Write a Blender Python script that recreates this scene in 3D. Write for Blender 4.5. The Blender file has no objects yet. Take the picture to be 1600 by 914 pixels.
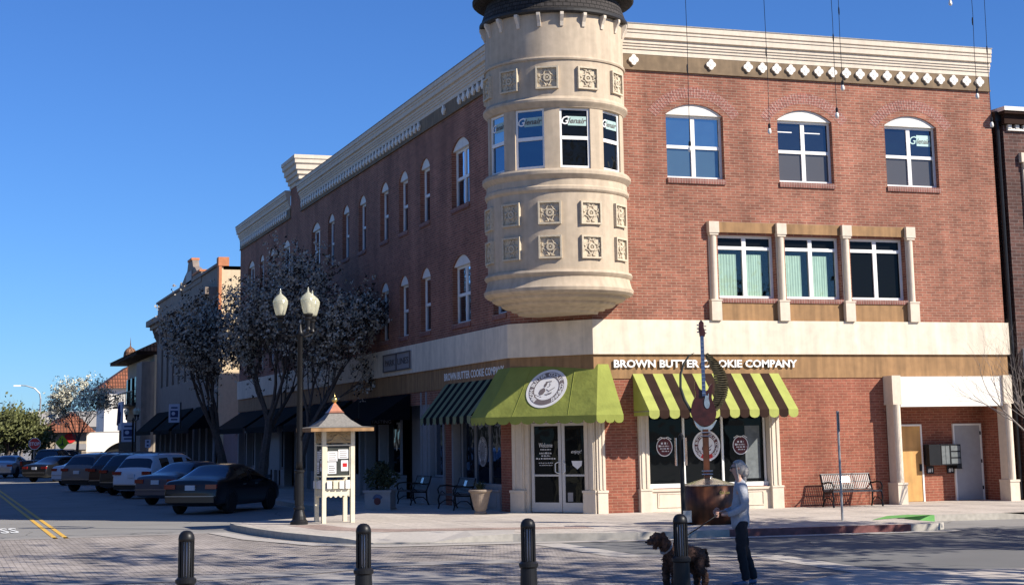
import bpy, bmesh, math, random
from mathutils import Vector, Matrix, geometry
D = bpy.data; S = bpy.context.scene; COL = S.collection
R = math.radians; PI = math.pi
random.seed(7)
# ------------------------------------------------------------------ camera
CAMP = Vector((-16.26, -40.53, 2.15))
def cam_axes(yaw, pitch, roll):
    fwd = Vector((math.sin(yaw)*math.cos(pitch), math.cos(yaw)*math.cos(pitch), math.sin(pitch)))
    right = Vector((math.cos(yaw), -math.sin(yaw), 0)); up = right.cross(fwd)
    r2 = math.cos(roll)*right + math.sin(roll)*up
    u2 = -math.sin(roll)*right + math.cos(roll)*up
    return r2, u2, fwd
cr, cu, cf = cam_axes(R(19.14856), R(9.59409), R(-0.92076))
cd = D.cameras.new('camera'); cam = D.objects.new('camera', cd); COL.objects.link(cam)
m = Matrix(((cr.x, cu.x, -cf.x, CAMP.x), (cr.y, cu.y, -cf.y, CAMP.y), (cr.z, cu.z, -cf.z, CAMP.z), (0, 0, 0, 1)))
cam.matrix_world = m
cd.sensor_width = 36; cd.lens = 2569.19/1600*36; cd.shift_y = -209.1/1600
cd.clip_end = 3000; cd.clip_start = 0.1
S.camera = cam
# ------------------------------------------------------------------ sky, sun, exposure
SUN_AZ = R(44.5)      # to the right of the front facade's normal
SUN_EL = R(35)
sdir = Vector((math.sin(SUN_AZ)*math.cos(SUN_EL), -math.cos(SUN_AZ)*math.cos(SUN_EL), math.sin(SUN_EL)))
w = D.worlds.new('World'); S.world = w; w.use_nodes = True
wn = w.node_tree.nodes; wl = w.node_tree.links
bg = wn['Background']; sky = wn.new('ShaderNodeTexSky'); sky.sky_type = 'NISHITA'; sky.sun_disc = False
sky.sun_elevation = SUN_EL; sky.sun_rotation = math.atan2(sdir.x, sdir.y)
sky.air_density = 1.0; sky.dust_density = 0.0; sky.ozone_density = 3.0; sky.altitude = 200
tn = wn.new('ShaderNodeMixRGB'); tn.blend_type = 'MULTIPLY'; tn.inputs[0].default_value = 1; tn.inputs[2].default_value = (.475,.83,1.42,1)
wl.new(sky.outputs[0], tn.inputs[1]); wl.new(tn.outputs[0], bg.inputs[0]); bg.inputs[1].default_value = 0.062
sl = D.lights.new('sun', 'SUN'); sl.energy = 5.0; sl.angle = R(0.53); sl.color = (1.0, 0.93, 0.82)
so = D.objects.new('sun', sl); COL.objects.link(so)
so.rotation_euler = sdir.to_track_quat('Z', 'Y').to_euler(); so.location = (10, -30, 40)
S.view_settings.view_transform = 'Standard'; S.view_settings.look = 'None'
S.view_settings.exposure = 0.66; S.view_settings.gamma = 1.0
S.render.resolution_x = 1024; S.render.resolution_y = 584
S.cycles.max_bounces = 6
# ------------------------------------------------------------------ helpers
class MB:
    def __init__(s, T=None): s.v = []; s.f = []; s.m = []; s.T = T or Matrix(); s.mi = 0
    def at(s, T): s.T = T; return s
    def mat(s, i): s.mi = i; return s
    def add(s, vs, fs, T=None):
        T = T or s.T; b = len(s.v)
        s.v += [T @ Vector(p) for p in vs]
        for f in fs: s.f.append([b+i for i in f]); s.m.append(s.mi)
        return s
    def box(s, x0, x1, y0, y1, z0, z1, T=None):
        vs = [(x0,y0,z0),(x1,y0,z0),(x1,y1,z0),(x0,y1,z0),(x0,y0,z1),(x1,y0,z1),(x1,y1,z1),(x0,y1,z1)]
        return s.add(vs, [(0,3,2,1),(4,5,6,7),(0,1,5,4),(1,2,6,5),(2,3,7,6),(3,0,4,7)], T)
    def poly(s, pts): return s.add(pts, [list(range(len(pts)))])
    def tri(s, loops, z=None):
        pts = [Vector(p) for l in loops for p in l]
        t = geometry.tessellate_polygon([[Vector(p) for p in l] for l in loops])
        return s.add(pts, t)
    def prism(s, pts, h):   # pts: 3d loop, h: vector offset
        n = len(pts); h = Vector(h); a = [Vector(p) for p in pts]; b = [p+h for p in a]
        t = geometry.tessellate_polygon([a])
        fs = [tuple(x) for x in t] + [tuple(n+i for i in reversed(x)) for x in t]
        fs += [(i, (i+1) % n, n+(i+1) % n, n+i) for i in range(n)]
        return s.add(a+b, fs)
    def tube(s, pts, rad, n=8, cap=True):
        P = [Vector(p) for p in pts]
        if not isinstance(rad, (list, tuple)): rad = [rad]*len(P)
        vs = []; prev = None
        for i, p in enumerate(P):
            d = (P[min(i+1, len(P)-1)] - P[max(i-1, 0)])
            if d.length < 1e-9: d = Vector((0,0,1))
            d.normalize()
            if prev is None:
                a = Vector((0,0,1)) if abs(d.z) < .9 else Vector((1,0,0)); x = a.cross(d).normalized()
            else:
                x = (prev - d*prev.dot(d)); x = x.normalized() if x.length > 1e-6 else d.orthogonal().normalized()
            prev = x; y = d.cross(x)
            for k in range(n):
                t = 2*PI*k/n; vs.append(p + rad[i]*(math.cos(t)*x + math.sin(t)*y))
        fs = []
        for i in range(len(P)-1):
            for k in range(n): fs.append((i*n+k, i*n+(k+1) % n, (i+1)*n+(k+1) % n, (i+1)*n+k))
        if cap: fs.append(list(reversed(range(n)))); fs.append([(len(P)-1)*n+k for k in range(n)])
        return s.add(vs, fs)
    def lathe(s, prof, c=(0,0), n=24, a0=0, a1=2*PI, z0=0):
        full = abs(a1-a0-2*PI) < 1e-6; N = n if full else n+1; vs = []; fs = []
        for r, z in prof:
            for k in range(N):
                a = a0+(a1-a0)*k/n; vs.append((c[0]+r*math.sin(a), c[1]-r*math.cos(a), z+z0))
        for i in range(len(prof)-1):
            for k in range(n):
                j = (k+1) % N; fs.append((i*N+k, i*N+j, (i+1)*N+j, (i+1)*N+k))
        if full:
            if prof[0][0] > 1e-4: fs.append(list(range(N-1, -1, -1)))
            if prof[-1][0] > 1e-4: fs.append([(len(prof)-1)*N+k for k in range(N)])
        return s.add(vs, fs)
    def disc(s, c, rx, rz, n=32, y=0):   # flat ellipse in the local x-z plane facing -y.. (local out = +y)
        return s.poly([(c[0]+rx*math.cos(2*PI*k/n), y, c[1]+rz*math.sin(2*PI*k/n)) for k in range(n)])
    def ring(s, c, r0, r1, n=40, y=0, k=1.0):
        vs = [(c[0]+r*math.cos(2*PI*i/n)*k, y, c[1]+r*math.sin(2*PI*i/n)) for r in (r0, r1) for i in range(n)]
        return s.add(vs, [(i, (i+1) % n, n+(i+1) % n, n+i) for i in range(n)])
    def text(s, t, size, pos, width=None, depth=0.01, bold=0.0, shear=0.0, rot=0.0):
        vs, fs = text_geo(t, size, depth, bold, shear)
        x0 = min(v[0] for v in vs); x1 = max(v[0] for v in vs); k = (width/(x1-x0)) if width else 1
        c, n_ = math.cos(rot), math.sin(rot); out = []
        for v in vs:
            x = (v[0]-(x0+x1)/2)*k; z = v[1]; out.append((pos[0]+x*c-z*n_, pos[1]+v[2], pos[2]+x*n_+z*c))
        return s.add(out, fs)
    def build(s, name, mats, parent=None, smooth=False, recalc=True, **kw):
        me = D.meshes.new(name); me.from_pydata([tuple(v) for v in s.v], [], s.f); me.validate()
        if not isinstance(mats, (list, tuple)): mats = [mats]
        for q in mats: me.materials.append(q)
        if len(me.polygons) == len(s.m) and len(mats) > 1: me.polygons.foreach_set('material_index', s.m)
        if recalc:
            b = bmesh.new(); b.from_mesh(me); bmesh.ops.recalc_face_normals(b, faces=b.faces); b.to_mesh(me); b.free()
        uv = me.uv_layers.new(name='UVMap').data
        for p in me.polygons:
            n = p.normal
            if abs(n.z) > .75: t = None
            else: t = Vector((-n.y, n.x, 0)).normalized()
            for li in p.loop_indices:
                co = me.vertices[me.loops[li].vertex_index].co
                uv[li].uv = (co.x, co.y) if t is None else (co.dot(t), co.z)
        if smooth: me.polygons.foreach_set('use_smooth', [True]*len(me.polygons))
        o = D.objects.new(name, me); COL.objects.link(o)
        if parent is not None:
            o.parent = parent
            if kw.pop('world', True): o.matrix_parent_inverse = world_of(parent).inverted()
        kw.pop('world', None)
        if kw: tag(o, **kw)
        return o
def world_of(o):
    mt = Matrix.LocRotScale(o.location, o.rotation_euler, o.scale)
    return (world_of(o.parent) @ o.matrix_parent_inverse @ mt) if o.parent else mt
def tag(o, label=None, cat=None, group=None, kind=None):
    if label: o['label'] = label
    if cat: o['category'] = cat
    if group: o['group'] = group
    if kind: o['kind'] = kind
    return o
def thing(name, loc=(0,0,0), rz=0, **kw):
    o = D.objects.new(name, None); COL.objects.link(o); o.location = loc; o.rotation_euler = (0,0,rz); o.empty_display_size = .2
    return tag(o, **kw)
def copy_tree(o, parent=None):
    c = o.copy(); COL.objects.link(c)
    if parent is not None: c.parent = parent
    for ch in [x for x in D.objects if x.parent == o]: copy_tree(ch, c)
    return c
_tc = {}
def text_geo(t, size, depth, bold, shear):
    key = (t, size, depth, bold, shear)
    if key in _tc: return _tc[key]
    cu_ = D.curves.new('t', 'FONT'); cu_.body = t; cu_.size = size; cu_.extrude = depth/2; cu_.offset = bold; cu_.shear = shear
    cu_.resolution_u = 2
    ob = D.objects.new('t', cu_); COL.objects.link(ob)
    dg = bpy.context.evaluated_depsgraph_get(); me = ob.evaluated_get(dg).to_mesh()
    vs = [tuple(v.co) for v in me.vertices]; fs = [tuple(p.vertices) for p in me.polygons]
    vs = [(a, b, c+depth/2) for a, b, c in vs]
    ob.evaluated_get(dg).to_mesh_clear(); D.objects.remove(ob); D.curves.remove(cu_)
    _tc[key] = (vs, fs); return vs, fs
# ------------------------------------------------------------------ materials
def mat(name, col, rough=.7, metal=0, var=.12, scale=6, bump=0, spec=.4, streak=0, big=0.0, emit=None, alpha=None, dist=.01):
    q = D.materials.new(name); q.use_nodes = True; n = q.node_tree.nodes; l = q.node_tree.links; b = n['Principled BSDF']
    b.inputs['Roughness'].default_value = rough; b.inputs['Metallic'].default_value = metal
    b.inputs['Specular IOR Level'].default_value = spec
    b.inputs['Base Color'].default_value = (*col, 1)
    tc = n.new('ShaderNodeTexCoord'); src = tc.outputs['Object']
    if var or streak or big:
        no = n.new('ShaderNodeTexNoise'); no.inputs['Scale'].default_value = scale; no.inputs['Detail'].default_value = 6
        l.new(src, no.inputs['Vector'])
        mr = n.new('ShaderNodeMapRange'); mr.inputs[1].default_value = .3; mr.inputs[2].default_value = .7
        mr.inputs[3].default_value = 1-var; mr.inputs[4].default_value = 1+var
        l.new(no.outputs[0], mr.inputs[0]); fac = mr.outputs[0]
        if streak:
            mp = n.new('ShaderNodeMapping'); mp.inputs['Scale'].default_value = (3.5, 3.5, .35); l.new(src, mp.inputs[0])
            n2 = n.new('ShaderNodeTexNoise'); n2.inputs['Scale'].default_value = 1.6; n2.inputs['Detail'].default_value = 5; l.new(mp.outputs[0], n2.inputs['Vector'])
            m2 = n.new('ShaderNodeMapRange'); m2.inputs[1].default_value = .35; m2.inputs[2].default_value = .65; m2.inputs[3].default_value = 1-streak; m2.inputs[4].default_value = 1+streak*.4
            l.new(n2.outputs[0], m2.inputs[0]); mm = n.new('ShaderNodeMath'); mm.operation = 'MULTIPLY'; l.new(fac, mm.inputs[0]); l.new(m2.outputs[0], mm.inputs[1]); fac = mm.outputs[0]
        if big:
            n3 = n.new('ShaderNodeTexNoise'); n3.inputs['Scale'].default_value = .45; n3.inputs['Detail'].default_value = 4; l.new(src, n3.inputs['Vector'])
            m3 = n.new('ShaderNodeMapRange'); m3.inputs[1].default_value = .3; m3.inputs[2].default_value = .7; m3.inputs[3].default_value = 1-big; m3.inputs[4].default_value = 1+big
            l.new(n3.outputs[0], m3.inputs[0]); mm = n.new('ShaderNodeMath'); mm.operation = 'MULTIPLY'; l.new(fac, mm.inputs[0]); l.new(m3.outputs[0], mm.inputs[1]); fac = mm.outputs[0]
        mx = n.new('ShaderNodeVectorMath'); mx.operation = 'SCALE'; mx.inputs[0].default_value = col
        l.new(fac, mx.inputs['Scale']); l.new(mx.outputs[0], b.inputs['Base Color'])
        if bump:
            bp = n.new('ShaderNodeBump'); bp.inputs['Strength'].default_value = bump; bp.inputs['Distance'].default_value = dist
            l.new(no.outputs[0], bp.inputs['Height']); l.new(bp.outputs[0], b.inputs['Normal'])
    if emit: b.inputs['Emission Color'].default_value = (*emit[:3], 1); b.inputs['Emission Strength'].default_value = emit[3]
    return q
def brick_mat(name, c1, c2, cm, bw=.29, bh=.073, ms=.009, off=.5, grime=.25, vert=False, bump=.5, rough=.85):
    q = D.materials.new(name); q.use_nodes = True; n = q.node_tree.nodes; l = q.node_tree.links; b = n['Principled BSDF']
    b.inputs['Roughness'].default_value = rough; b.inputs['Specular IOR Level'].default_value = .25
    uv = n.new('ShaderNodeUVMap'); src = uv.outputs[0]
    br = n.new('ShaderNodeTexBrick'); br.offset = off
    br.inputs['Scale'].default_value = 1; br.inputs['Brick Width'].default_value = bw; br.inputs['Row Height'].default_value = bh
    br.inputs['Mortar Size'].default_value = ms; br.inputs['Mortar Smooth'].default_value = .2; br.inputs['Bias'].default_value = -.1
    br.inputs[1].default_value = (*c1, 1); br.inputs[2].default_value = (*c2, 1); br.inputs[3].default_value = (*cm, 1)
    l.new(src, br.inputs[0])
    no = n.new('ShaderNodeTexNoise'); no.inputs['Scale'].default_value = .7; no.inputs['Detail'].default_value = 8; no.inputs['Roughness'].default_value = .65; l.new(src, no.inputs['Vector'])
    mr = n.new('ShaderNodeMapRange'); mr.inputs[1].default_value = .3; mr.inputs[2].default_value = .7; mr.inputs[3].default_value = 1-grime; mr.inputs[4].default_value = 1+grime*.6
    l.new(no.outputs[0], mr.inputs[0])
    mp = n.new('ShaderNodeMapping'); mp.inputs['Scale'].default_value = (1.6,.14,1); l.new(src, mp.inputs[0])
    n2 = n.new('ShaderNodeTexNoise'); n2.inputs['Scale'].default_value = 1; n2.inputs['Detail'].default_value = 6; l.new(mp.outputs[0], n2.inputs['Vector'])
    m2 = n.new('ShaderNodeMapRange'); m2.inputs[1].default_value = .35; m2.inputs[2].default_value = .65; m2.inputs[3].default_value = 1-grime*.7; m2.inputs[4].default_value = 1+grime*.3; l.new(n2.outputs[0], m2.inputs[0])
    n4 = n.new('ShaderNodeTexNoise'); n4.inputs['Scale'].default_value = 9; n4.inputs['Detail'].default_value = 3; l.new(src, n4.inputs['Vector'])
    m4 = n.new('ShaderNodeMapRange'); m4.inputs[1].default_value = .3; m4.inputs[2].default_value = .7; m4.inputs[3].default_value = .86; m4.inputs[4].default_value = 1.14; l.new(n4.outputs[0], m4.inputs[0])
    mm = n.new('ShaderNodeMath'); mm.operation = 'MULTIPLY'; l.new(mr.outputs[0], mm.inputs[0]); l.new(m2.outputs[0], mm.inputs[1])
    m5 = n.new('ShaderNodeMath'); m5.operation = 'MULTIPLY'; l.new(mm.outputs[0], m5.inputs[0]); l.new(m4.outputs[0], m5.inputs[1])
    mx = n.new('ShaderNodeVectorMath'); mx.operation = 'SCALE'; l.new(br.outputs[0], mx.inputs[0]); l.new(m5.outputs[0], mx.inputs['Scale']); l.new(mx.outputs[0], b.inputs['Base Color'])
    bp = n.new('ShaderNodeBump'); bp.invert = True; bp.inputs['Strength'].default_value = bump; bp.inputs['Distance'].default_value = .008
    l.new(br.outputs[1], bp.inputs['Height']); l.new(bp.outputs[0], b.inputs['Normal'])
    return q
def glass_mat(name, tint, refl=(.9,.95,1), base=.12, dark=(.01,.012,.015), wob=.004):
    q = D.materials.new(name); q.use_nodes = True; n = q.node_tree.nodes; l = q.node_tree.links
    n.remove(n['Principled BSDF']); out = n['Material Output']
    df = n.new('ShaderNodeBsdfDiffuse'); df.inputs[0].default_value = (*dark, 1)
    gl = n.new('ShaderNodeBsdfGlossy'); gl.inputs[0].default_value = (*tint, 1); gl.inputs['Roughness'].default_value = .015
    l0 = n.new('ShaderNodeLayerWeight'); l0.inputs[0].default_value = .5; lw = n.new('ShaderNodeMath'); lw.operation = 'POWER'; lw.inputs[1].default_value = 4; l.new(l0.outputs['Facing'], lw.inputs[0])
    ma = n.new('ShaderNodeMath'); ma.operation = 'ADD'; ma.use_clamp = True; ma.inputs[1].default_value = base; l.new(lw.outputs[0], ma.inputs[0])
    mx = n.new('ShaderNodeMixShader'); l.new(ma.outputs[0], mx.inputs[0]); l.new(df.outputs[0], mx.inputs[1]); l.new(gl.outputs[0], mx.inputs[2]); l.new(mx.outputs[0], out.inputs[0])
    tc = n.new('ShaderNodeTexCoord'); no = n.new('ShaderNodeTexNoise'); no.inputs['Scale'].default_value = 2.2; no.inputs['Detail'].default_value = 1; l.new(tc.outputs['Object'], no.inputs['Vector'])
    bp = n.new('ShaderNodeBump'); bp.inputs['Strength'].default_value = .35; bp.inputs['Distance'].default_value = wob*4; l.new(no.outputs[0], bp.inputs['Height']); l.new(bp.outputs[0], gl.inputs['Normal'])
    return q
def clear_mat(name, fac=.12, tint=(.8,.9,.88)):
    q = D.materials.new(name); q.use_nodes = True; n = q.node_tree.nodes; l = q.node_tree.links
    n.remove(n['Principled BSDF']); out = n['Material Output']
    t = n.new('ShaderNodeBsdfTransparent'); t.inputs[0].default_value = (*tint, 1)
    g = n.new('ShaderNodeBsdfGlossy'); g.inputs['Roughness'].default_value = .02
    l0 = n.new('ShaderNodeLayerWeight'); l0.inputs[0].default_value = .5; f = n.new('ShaderNodeMath'); f.operation = 'POWER'; f.inputs[1].default_value = 4; l.new(l0.outputs['Facing'], f.inputs[0])
    ma = n.new('ShaderNodeMath'); ma.operation = 'ADD'; ma.use_clamp = True; ma.inputs[1].default_value = fac; l.new(f.outputs[0], ma.inputs[0])
    mx = n.new('ShaderNodeMixShader'); l.new(ma.outputs[0], mx.inputs[0]); l.new(t.outputs[0], mx.inputs[1]); l.new(g.outputs[0], mx.inputs[2]); l.new(mx.outputs[0], out.inputs[0])
    return q
M = {}
def strokes(q, cx, y, z, w_, h_, seed, dy=.002):   # writing too small to read: word-length strokes
    rd = random.Random(seed); x = cx-w_/2
    while x < cx+w_/2-.01:
        l_ = min(rd.uniform(.03,.085), cx+w_/2-x); n_ = max(1, int(l_/(h_*.75)))
        for k in range(n_): a = x+l_*k/n_; q.box(a, a+l_/n_*.68, y, y+dy, z, z+h_*rd.uniform(.65,1.0))
        x += l_+.018
M['brick'] = brick_mat('brick', (.325,.121,.078), (.21,.077,.051), (.36,.245,.175), grime=.28)
M['brick_low'] = brick_mat('brick_low', (.32,.103,.064), (.235,.072,.046), (.37,.20,.13), grime=.25)
M['brick_arch'] = brick_mat('brick_arch', (.33,.13,.10), (.23,.085,.068), (.42,.30,.25), bw=.2, bh=.075, grime=.15)
M['brick_dark'] = brick_mat('brick_dark', (.13,.062,.05), (.07,.035,.03), (.17,.13,.115), bw=.30, bh=.10, grime=.3)
M['soldier'] = brick_mat('brick_sill', (.27,.11,.085), (.20,.08,.065), (.36,.25,.21), bw=.078, bh=.25, off=0)
M['cream'] = mat('cream_stucco', (.63,.54,.43), .85, var=.05, scale=9, streak=.07, big=.06, bump=.15)
M['band'] = mat('cream_band', (.69,.60,.475), .85, var=.07, scale=5, streak=.12, big=.07, bump=.1)
M['turret'] = mat('turret_stucco', (.475,.38,.275), .88, var=.07, scale=6, streak=.13, big=.09, bump=.25)
M['tan'] = mat('tan_panel', (.30,.17,.075), .8, var=.10, scale=5, streak=.28, big=.10)
M['frieze'] = mat('frieze_brown', (.19,.13,.075), .8, var=.18, scale=4, streak=.2)
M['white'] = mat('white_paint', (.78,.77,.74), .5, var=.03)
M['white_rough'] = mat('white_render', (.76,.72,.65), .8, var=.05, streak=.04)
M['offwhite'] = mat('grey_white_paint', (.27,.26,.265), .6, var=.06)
M['roof'] = mat('roof_gravel', (.30,.28,.26), .9, var=.2, scale=20)
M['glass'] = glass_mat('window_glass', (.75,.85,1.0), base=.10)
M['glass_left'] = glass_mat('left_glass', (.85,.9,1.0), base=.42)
M['gutter'] = mat('gutter_black', (.02,.018,.017), .6, var=.1)
M['rosette'] = mat('rosette_cast', (.52,.44,.32), .8, var=.15, scale=20)
M['glass_sky'] = glass_mat('sky_coated_glass', (.62,.70,.74), base=.42, dark=(.03,.045,.055))  # coated pane with the sky's reflection also put into its tint
M['glass_blue'] = glass_mat('sky_blue_coated_glass', (.34,.46,.60), base=.30, dark=(.01,.03,.06))  # blue of the reflected sky put into tint and base colour
M['glass_dark'] = glass_mat('dark_glass', (.45,.50,.52), base=.02, dark=(.006,.007,.008))
M['clear'] = clear_mat('clear_glass', .05, (.92,.97,.94))
M['dark'] = mat('interior_dark', (.010,.011,.012), .9, var=.3)
M['curtain'] = mat('green_curtain', (.50,.58,.50), .8, var=.06, streak=.12)
M['blind'] = mat('grey_blind', (.13,.145,.15), .8, var=.2, scale=9)
M['black'] = mat('black_metal', (.009,.009,.010), .42, var=.15, spec=.28)
M['black_fabric'] = mat('black_fabric', (.006,.006,.008), .9, var=.2, spec=.08)
M['green'] = mat('green_canvas', (.255,.28,.065), .9, spec=.12, var=.09, scale=2.2, big=.08, bump=.8, dist=.05)
M['lime'] = mat('lime_canvas', (.34,.365,.10), .9, spec=.12, var=.10, scale=2.5, bump=.7, dist=.04)
M['choc'] = mat('brown_canvas', (.032,.018,.014), .9, var=.15, scale=3, bump=.5, dist=.04, spec=.08)
M['lime_shade'] = mat('lime_canvas_shade', (.16,.19,.10), .8, var=.08, scale=3)  # darker copy of the lime canvas, shade put into the colour
M['letter'] = mat('white_letters', (.82,.82,.80), .5, var=0)
M['paper'] = mat('paper', (.78,.76,.74), .7, var=.03)
M['ink'] = mat('ink_grey', (.10,.085,.08), .7, var=0)
M['maroon'] = mat('maroon_print', (.10,.015,.018), .5, var=0)
M['red'] = mat('red_paint', (.55,.02,.02), .4, var=.05)
M['metal'] = mat('galvanised_metal', (.33,.33,.33), .45, metal=.6, var=.12)
M['alu'] = mat('door_metal', (.52,.50,.48), .45, var=.04, metal=.2)
M['wood'] = mat('yellow_wood', (.55,.31,.10), .6, var=.12, scale=3, streak=.15)
M['greydoor'] = mat('grey_door', (.36,.36,.37), .6, var=.05)
M['mint'] = mat('mint_sign', (.42,.60,.55), .6, var=.05)
M['shingle'] = brick_mat('turret_shingle', (.055,.048,.045), (.035,.030,.028), (.012,.011,.010), bw=.16, bh=.11, ms=.012, grime=.3, bump=1.0)
# ------------------------------------------------------------------ ground
def asphalt(name, col, crack=.5, sc=1.0):
    q = mat(name, col, .9, var=.10, scale=60, bump=.35, big=.10, dist=.006)
    n = q.node_tree.nodes; l = q.node_tree.links; b = n['Principled BSDF']
    src = b.inputs['Base Color'].links[0].from_socket
    tc = n.new('ShaderNodeTexCoord'); nz = n.new('ShaderNodeTexNoise'); nz.inputs['Scale'].default_value = .8; nz.inputs['Detail'].default_value = 5
    l.new(tc.outputs['Object'], nz.inputs['Vector'])
    ad = n.new('ShaderNodeMixRGB'); ad.blend_type = 'ADD'; ad.inputs[0].default_value = .9; l.new(tc.outputs['Object'], ad.inputs[1]); l.new(nz.outputs[1], ad.inputs[2])
    vo = n.new('ShaderNodeTexVoronoi'); vo.feature = 'DISTANCE_TO_EDGE'; vo.inputs['Scale'].default_value = .22*sc; l.new(ad.outputs[0], vo.inputs['Vector'])
    cr_ = n.new('ShaderNodeMapRange'); cr_.inputs[1].default_value = .001; cr_.inputs[2].default_value = .006; cr_.inputs[3].default_value = 1-crack; cr_.inputs[4].default_value = 1
    l.new(vo.outputs[0], cr_.inputs[0])
    mx = n.new('ShaderNodeVectorMath'); mx.operation = 'SCALE'; l.new(src, mx.inputs[0]); l.new(cr_.outputs[0], mx.inputs['Scale']); l.new(mx.outputs[0], b.inputs['Base Color'])
    return q
M['asphalt'] = asphalt('asphalt', (.235,.225,.21))
M['asphalt2'] = asphalt('asphalt_new', (.15,.148,.145))
M['paver'] = brick_mat('pavers', (.43,.38,.34), (.32,.28,.25), (.13,.11,.10), bw=.22, bh=.11, ms=.010, grime=.28, bump=.9, rough=.9)
M['paver_pink'] = brick_mat('pink_pavers', (.44,.33,.28), (.34,.25,.21), (.20,.15,.13), bw=.20, bh=.10, ms=.008, grime=.22, bump=.6)
M['conc'] = mat('concrete', (.41,.375,.335), .9, var=.08, scale=14, big=.10, bump=.2)
M['conc_dark'] = mat('worn_concrete', (.30,.275,.25), .9, var=.12, scale=10, big=.15, bump=.2)
M['walk'] = brick_mat('sidewalk_slabs', (.52,.46,.40), (.47,.415,.36), (.20,.175,.155), bw=1.5, bh=1.5, ms=.012, off=0, grime=.16, bump=.3)
M['kerb'] = mat('kerb_concrete', (.42,.385,.33), .9, var=.14, scale=8, big=.15, bump=.2)
M['kerb_red'] = mat('kerb_red', (.20,.075,.068), .8, var=.35, scale=5, big=.2)
M['green_paint'] = mat('green_paint', (.12,.33,.085), .7, var=.15, scale=8)
M['yellow'] = mat('yellow_paint', (.68,.40,.06), .7, var=.12, scale=20)
M['road_white'] = mat('road_white', (.66,.66,.64), .7, var=.15, scale=20)
b = MB(); b.poly([(-900,-900,0),(900,-900,0),(900,1500,0),(-900,1500,0)]); b.build('road', M['asphalt'], kind='structure')
def sheet(name, pts, z, mt, **kw):
    q = MB(); q.tri([[(x, y, z) for x, y in pts]]); return q.build(name, mt, kind='structure', **kw)
sheet('crossing_paving', [(-30,-.45),(-9.9,-.4),(-8.2,-6.6),(-4.9,-7.6),(-4.75,-12.5),(-2.6,-14.0),(-3.05,-18.6),(-5,-21.5),(-8,-24),(-30,-24)], .004, M['paver'])
sheet('side_road', [(-4.2,-8.2),(60,-10.5),(60,-26),(-1.2,-19.9),(-2.3,-18.9),(-1.95,-13.7),(-4.1,-12.2)], .004, M['asphalt2'])
def strip(name, pts, w_, z, mt):
    L = []; Rr = []
    for i, p in enumerate(pts):
        a = Vector(pts[max(i-1,0)]); c = Vector(pts[min(i+1,len(pts)-1)]); d = (c-a).normalized(); n_ = Vector((-d.y, d.x))
        L.append(Vector(p)+n_*w_/2); Rr.append(Vector(p)-n_*w_/2)
    q = MB()
    for i in range(len(pts)-1): q.poly([(Rr[i].x,Rr[i].y,z),(Rr[i+1].x,Rr[i+1].y,z),(L[i+1].x,L[i+1].y,z),(L[i].x,L[i].y,z)])
    return q.build(name, mt, kind='structure')
strip('concrete_band', [(-4.5,-7.9),(-4.45,-12.4),(-2.3,-13.8),(-2.65,-19.2)], .62, .008, M['conc'])
strip('concrete_band', [(-30,-13.2),(-11.0,-13.4),(-9.0,-12.2),(-6.6,-12.6)], .9, .012, M['conc_dark'])
strip('concrete_band', [(-30,-.1),(-9.75,-.15)], .5, .008, M['conc_dark'])
strip('concrete_band', [(-9.9,-.35),(-9.6,-3.4),(-8.7,-6.4),(-7.6,-7.5),(-4.9,-8.0),(-2.2,-8.75),(4.6,-9.4)], .45, .016, M['conc'])
arc = [(-9.9+1.7*math.cos(t), -15.4+1.9*math.sin(t)) for t in [R(a) for a in range(0, 360, 12)]]
sheet('concrete_pad', arc, .008, M['conc_dark'])
for dx in (0, .24): strip('lane_line', [(-13.60+dx,-.45),(-13.62+dx,60)], .11, .008, M['yellow'])
strip('stop_line', [(-14.0,58.5),(-24,58.5)], .5, .008, M['road_white'])
q = MB(Matrix.Translation((-14.62, 2.75, .012)) @ Matrix.Rotation(R(-90), 4, 'X')); q.text('SS', 1.0, (.15, 0, 0), width=.44, depth=0, bold=.02)
for i, v_ in enumerate(q.v): q.v[i] = Vector((v_.x, 2.75+(v_.y-2.75)*3.6, .012))
q.build('road_lettering', M['road_white'], kind='structure', recalc=False)
# sidewalk outline (outer kerb line, x, y, height, colour 0 plain 1 red)
OUT = [(-5.3,140,.15,0),(-5.3,5.2,.15,0),(-6.2,3.35,.15,0),(-8.9,1.75,.15,0),(-9.3,1.35,.15,0),(-9.35,.3,.15,0),(-9.2,-1.8,.15,0),(-8.95,-3.6,.15,0),(-8.65,-4.9,.15,0),(-8.2,-5.8,.12,0),
       (-7.6,-6.4,.02,0),(-6.4,-6.85,.02,0),(-5.6,-7.0,.12,0),(-4.8,-7.2,.15,0),(-3.5,-7.8,.15,0),(-2.4,-8.25,.15,0),(-.4,-8.45,.15,1),(2.3,-8.75,.15,1),(3.7,-8.95,.15,0),(4.35,-8.95,.15,0),(4.75,-8.6,.15,0),
       (4.75,-7.6,.15,0),(5.0,-6.4,.13,0),(5.5,-5.85,.13,2),(6.35,-5.8,.15,0),(8.2,-6.0,.15,0),(9.6,-6.2,.02,0),(12.0,-6.3,.02,0),(13.0,-6.4,.15,0),(60,-8.5,.15,0)]
def offs(P, d):
    o = []
    for i, p in enumerate(P):
        a = Vector(P[max(i-1,0)][:2]); c = Vector(P[min(i+1,len(P)-1)][:2]); t = (c-a).normalized(); o.append((p[0]-t.y*d, p[1]+t.x*d, p[2]))
    return o
IN = offs(OUT, .16)
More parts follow.
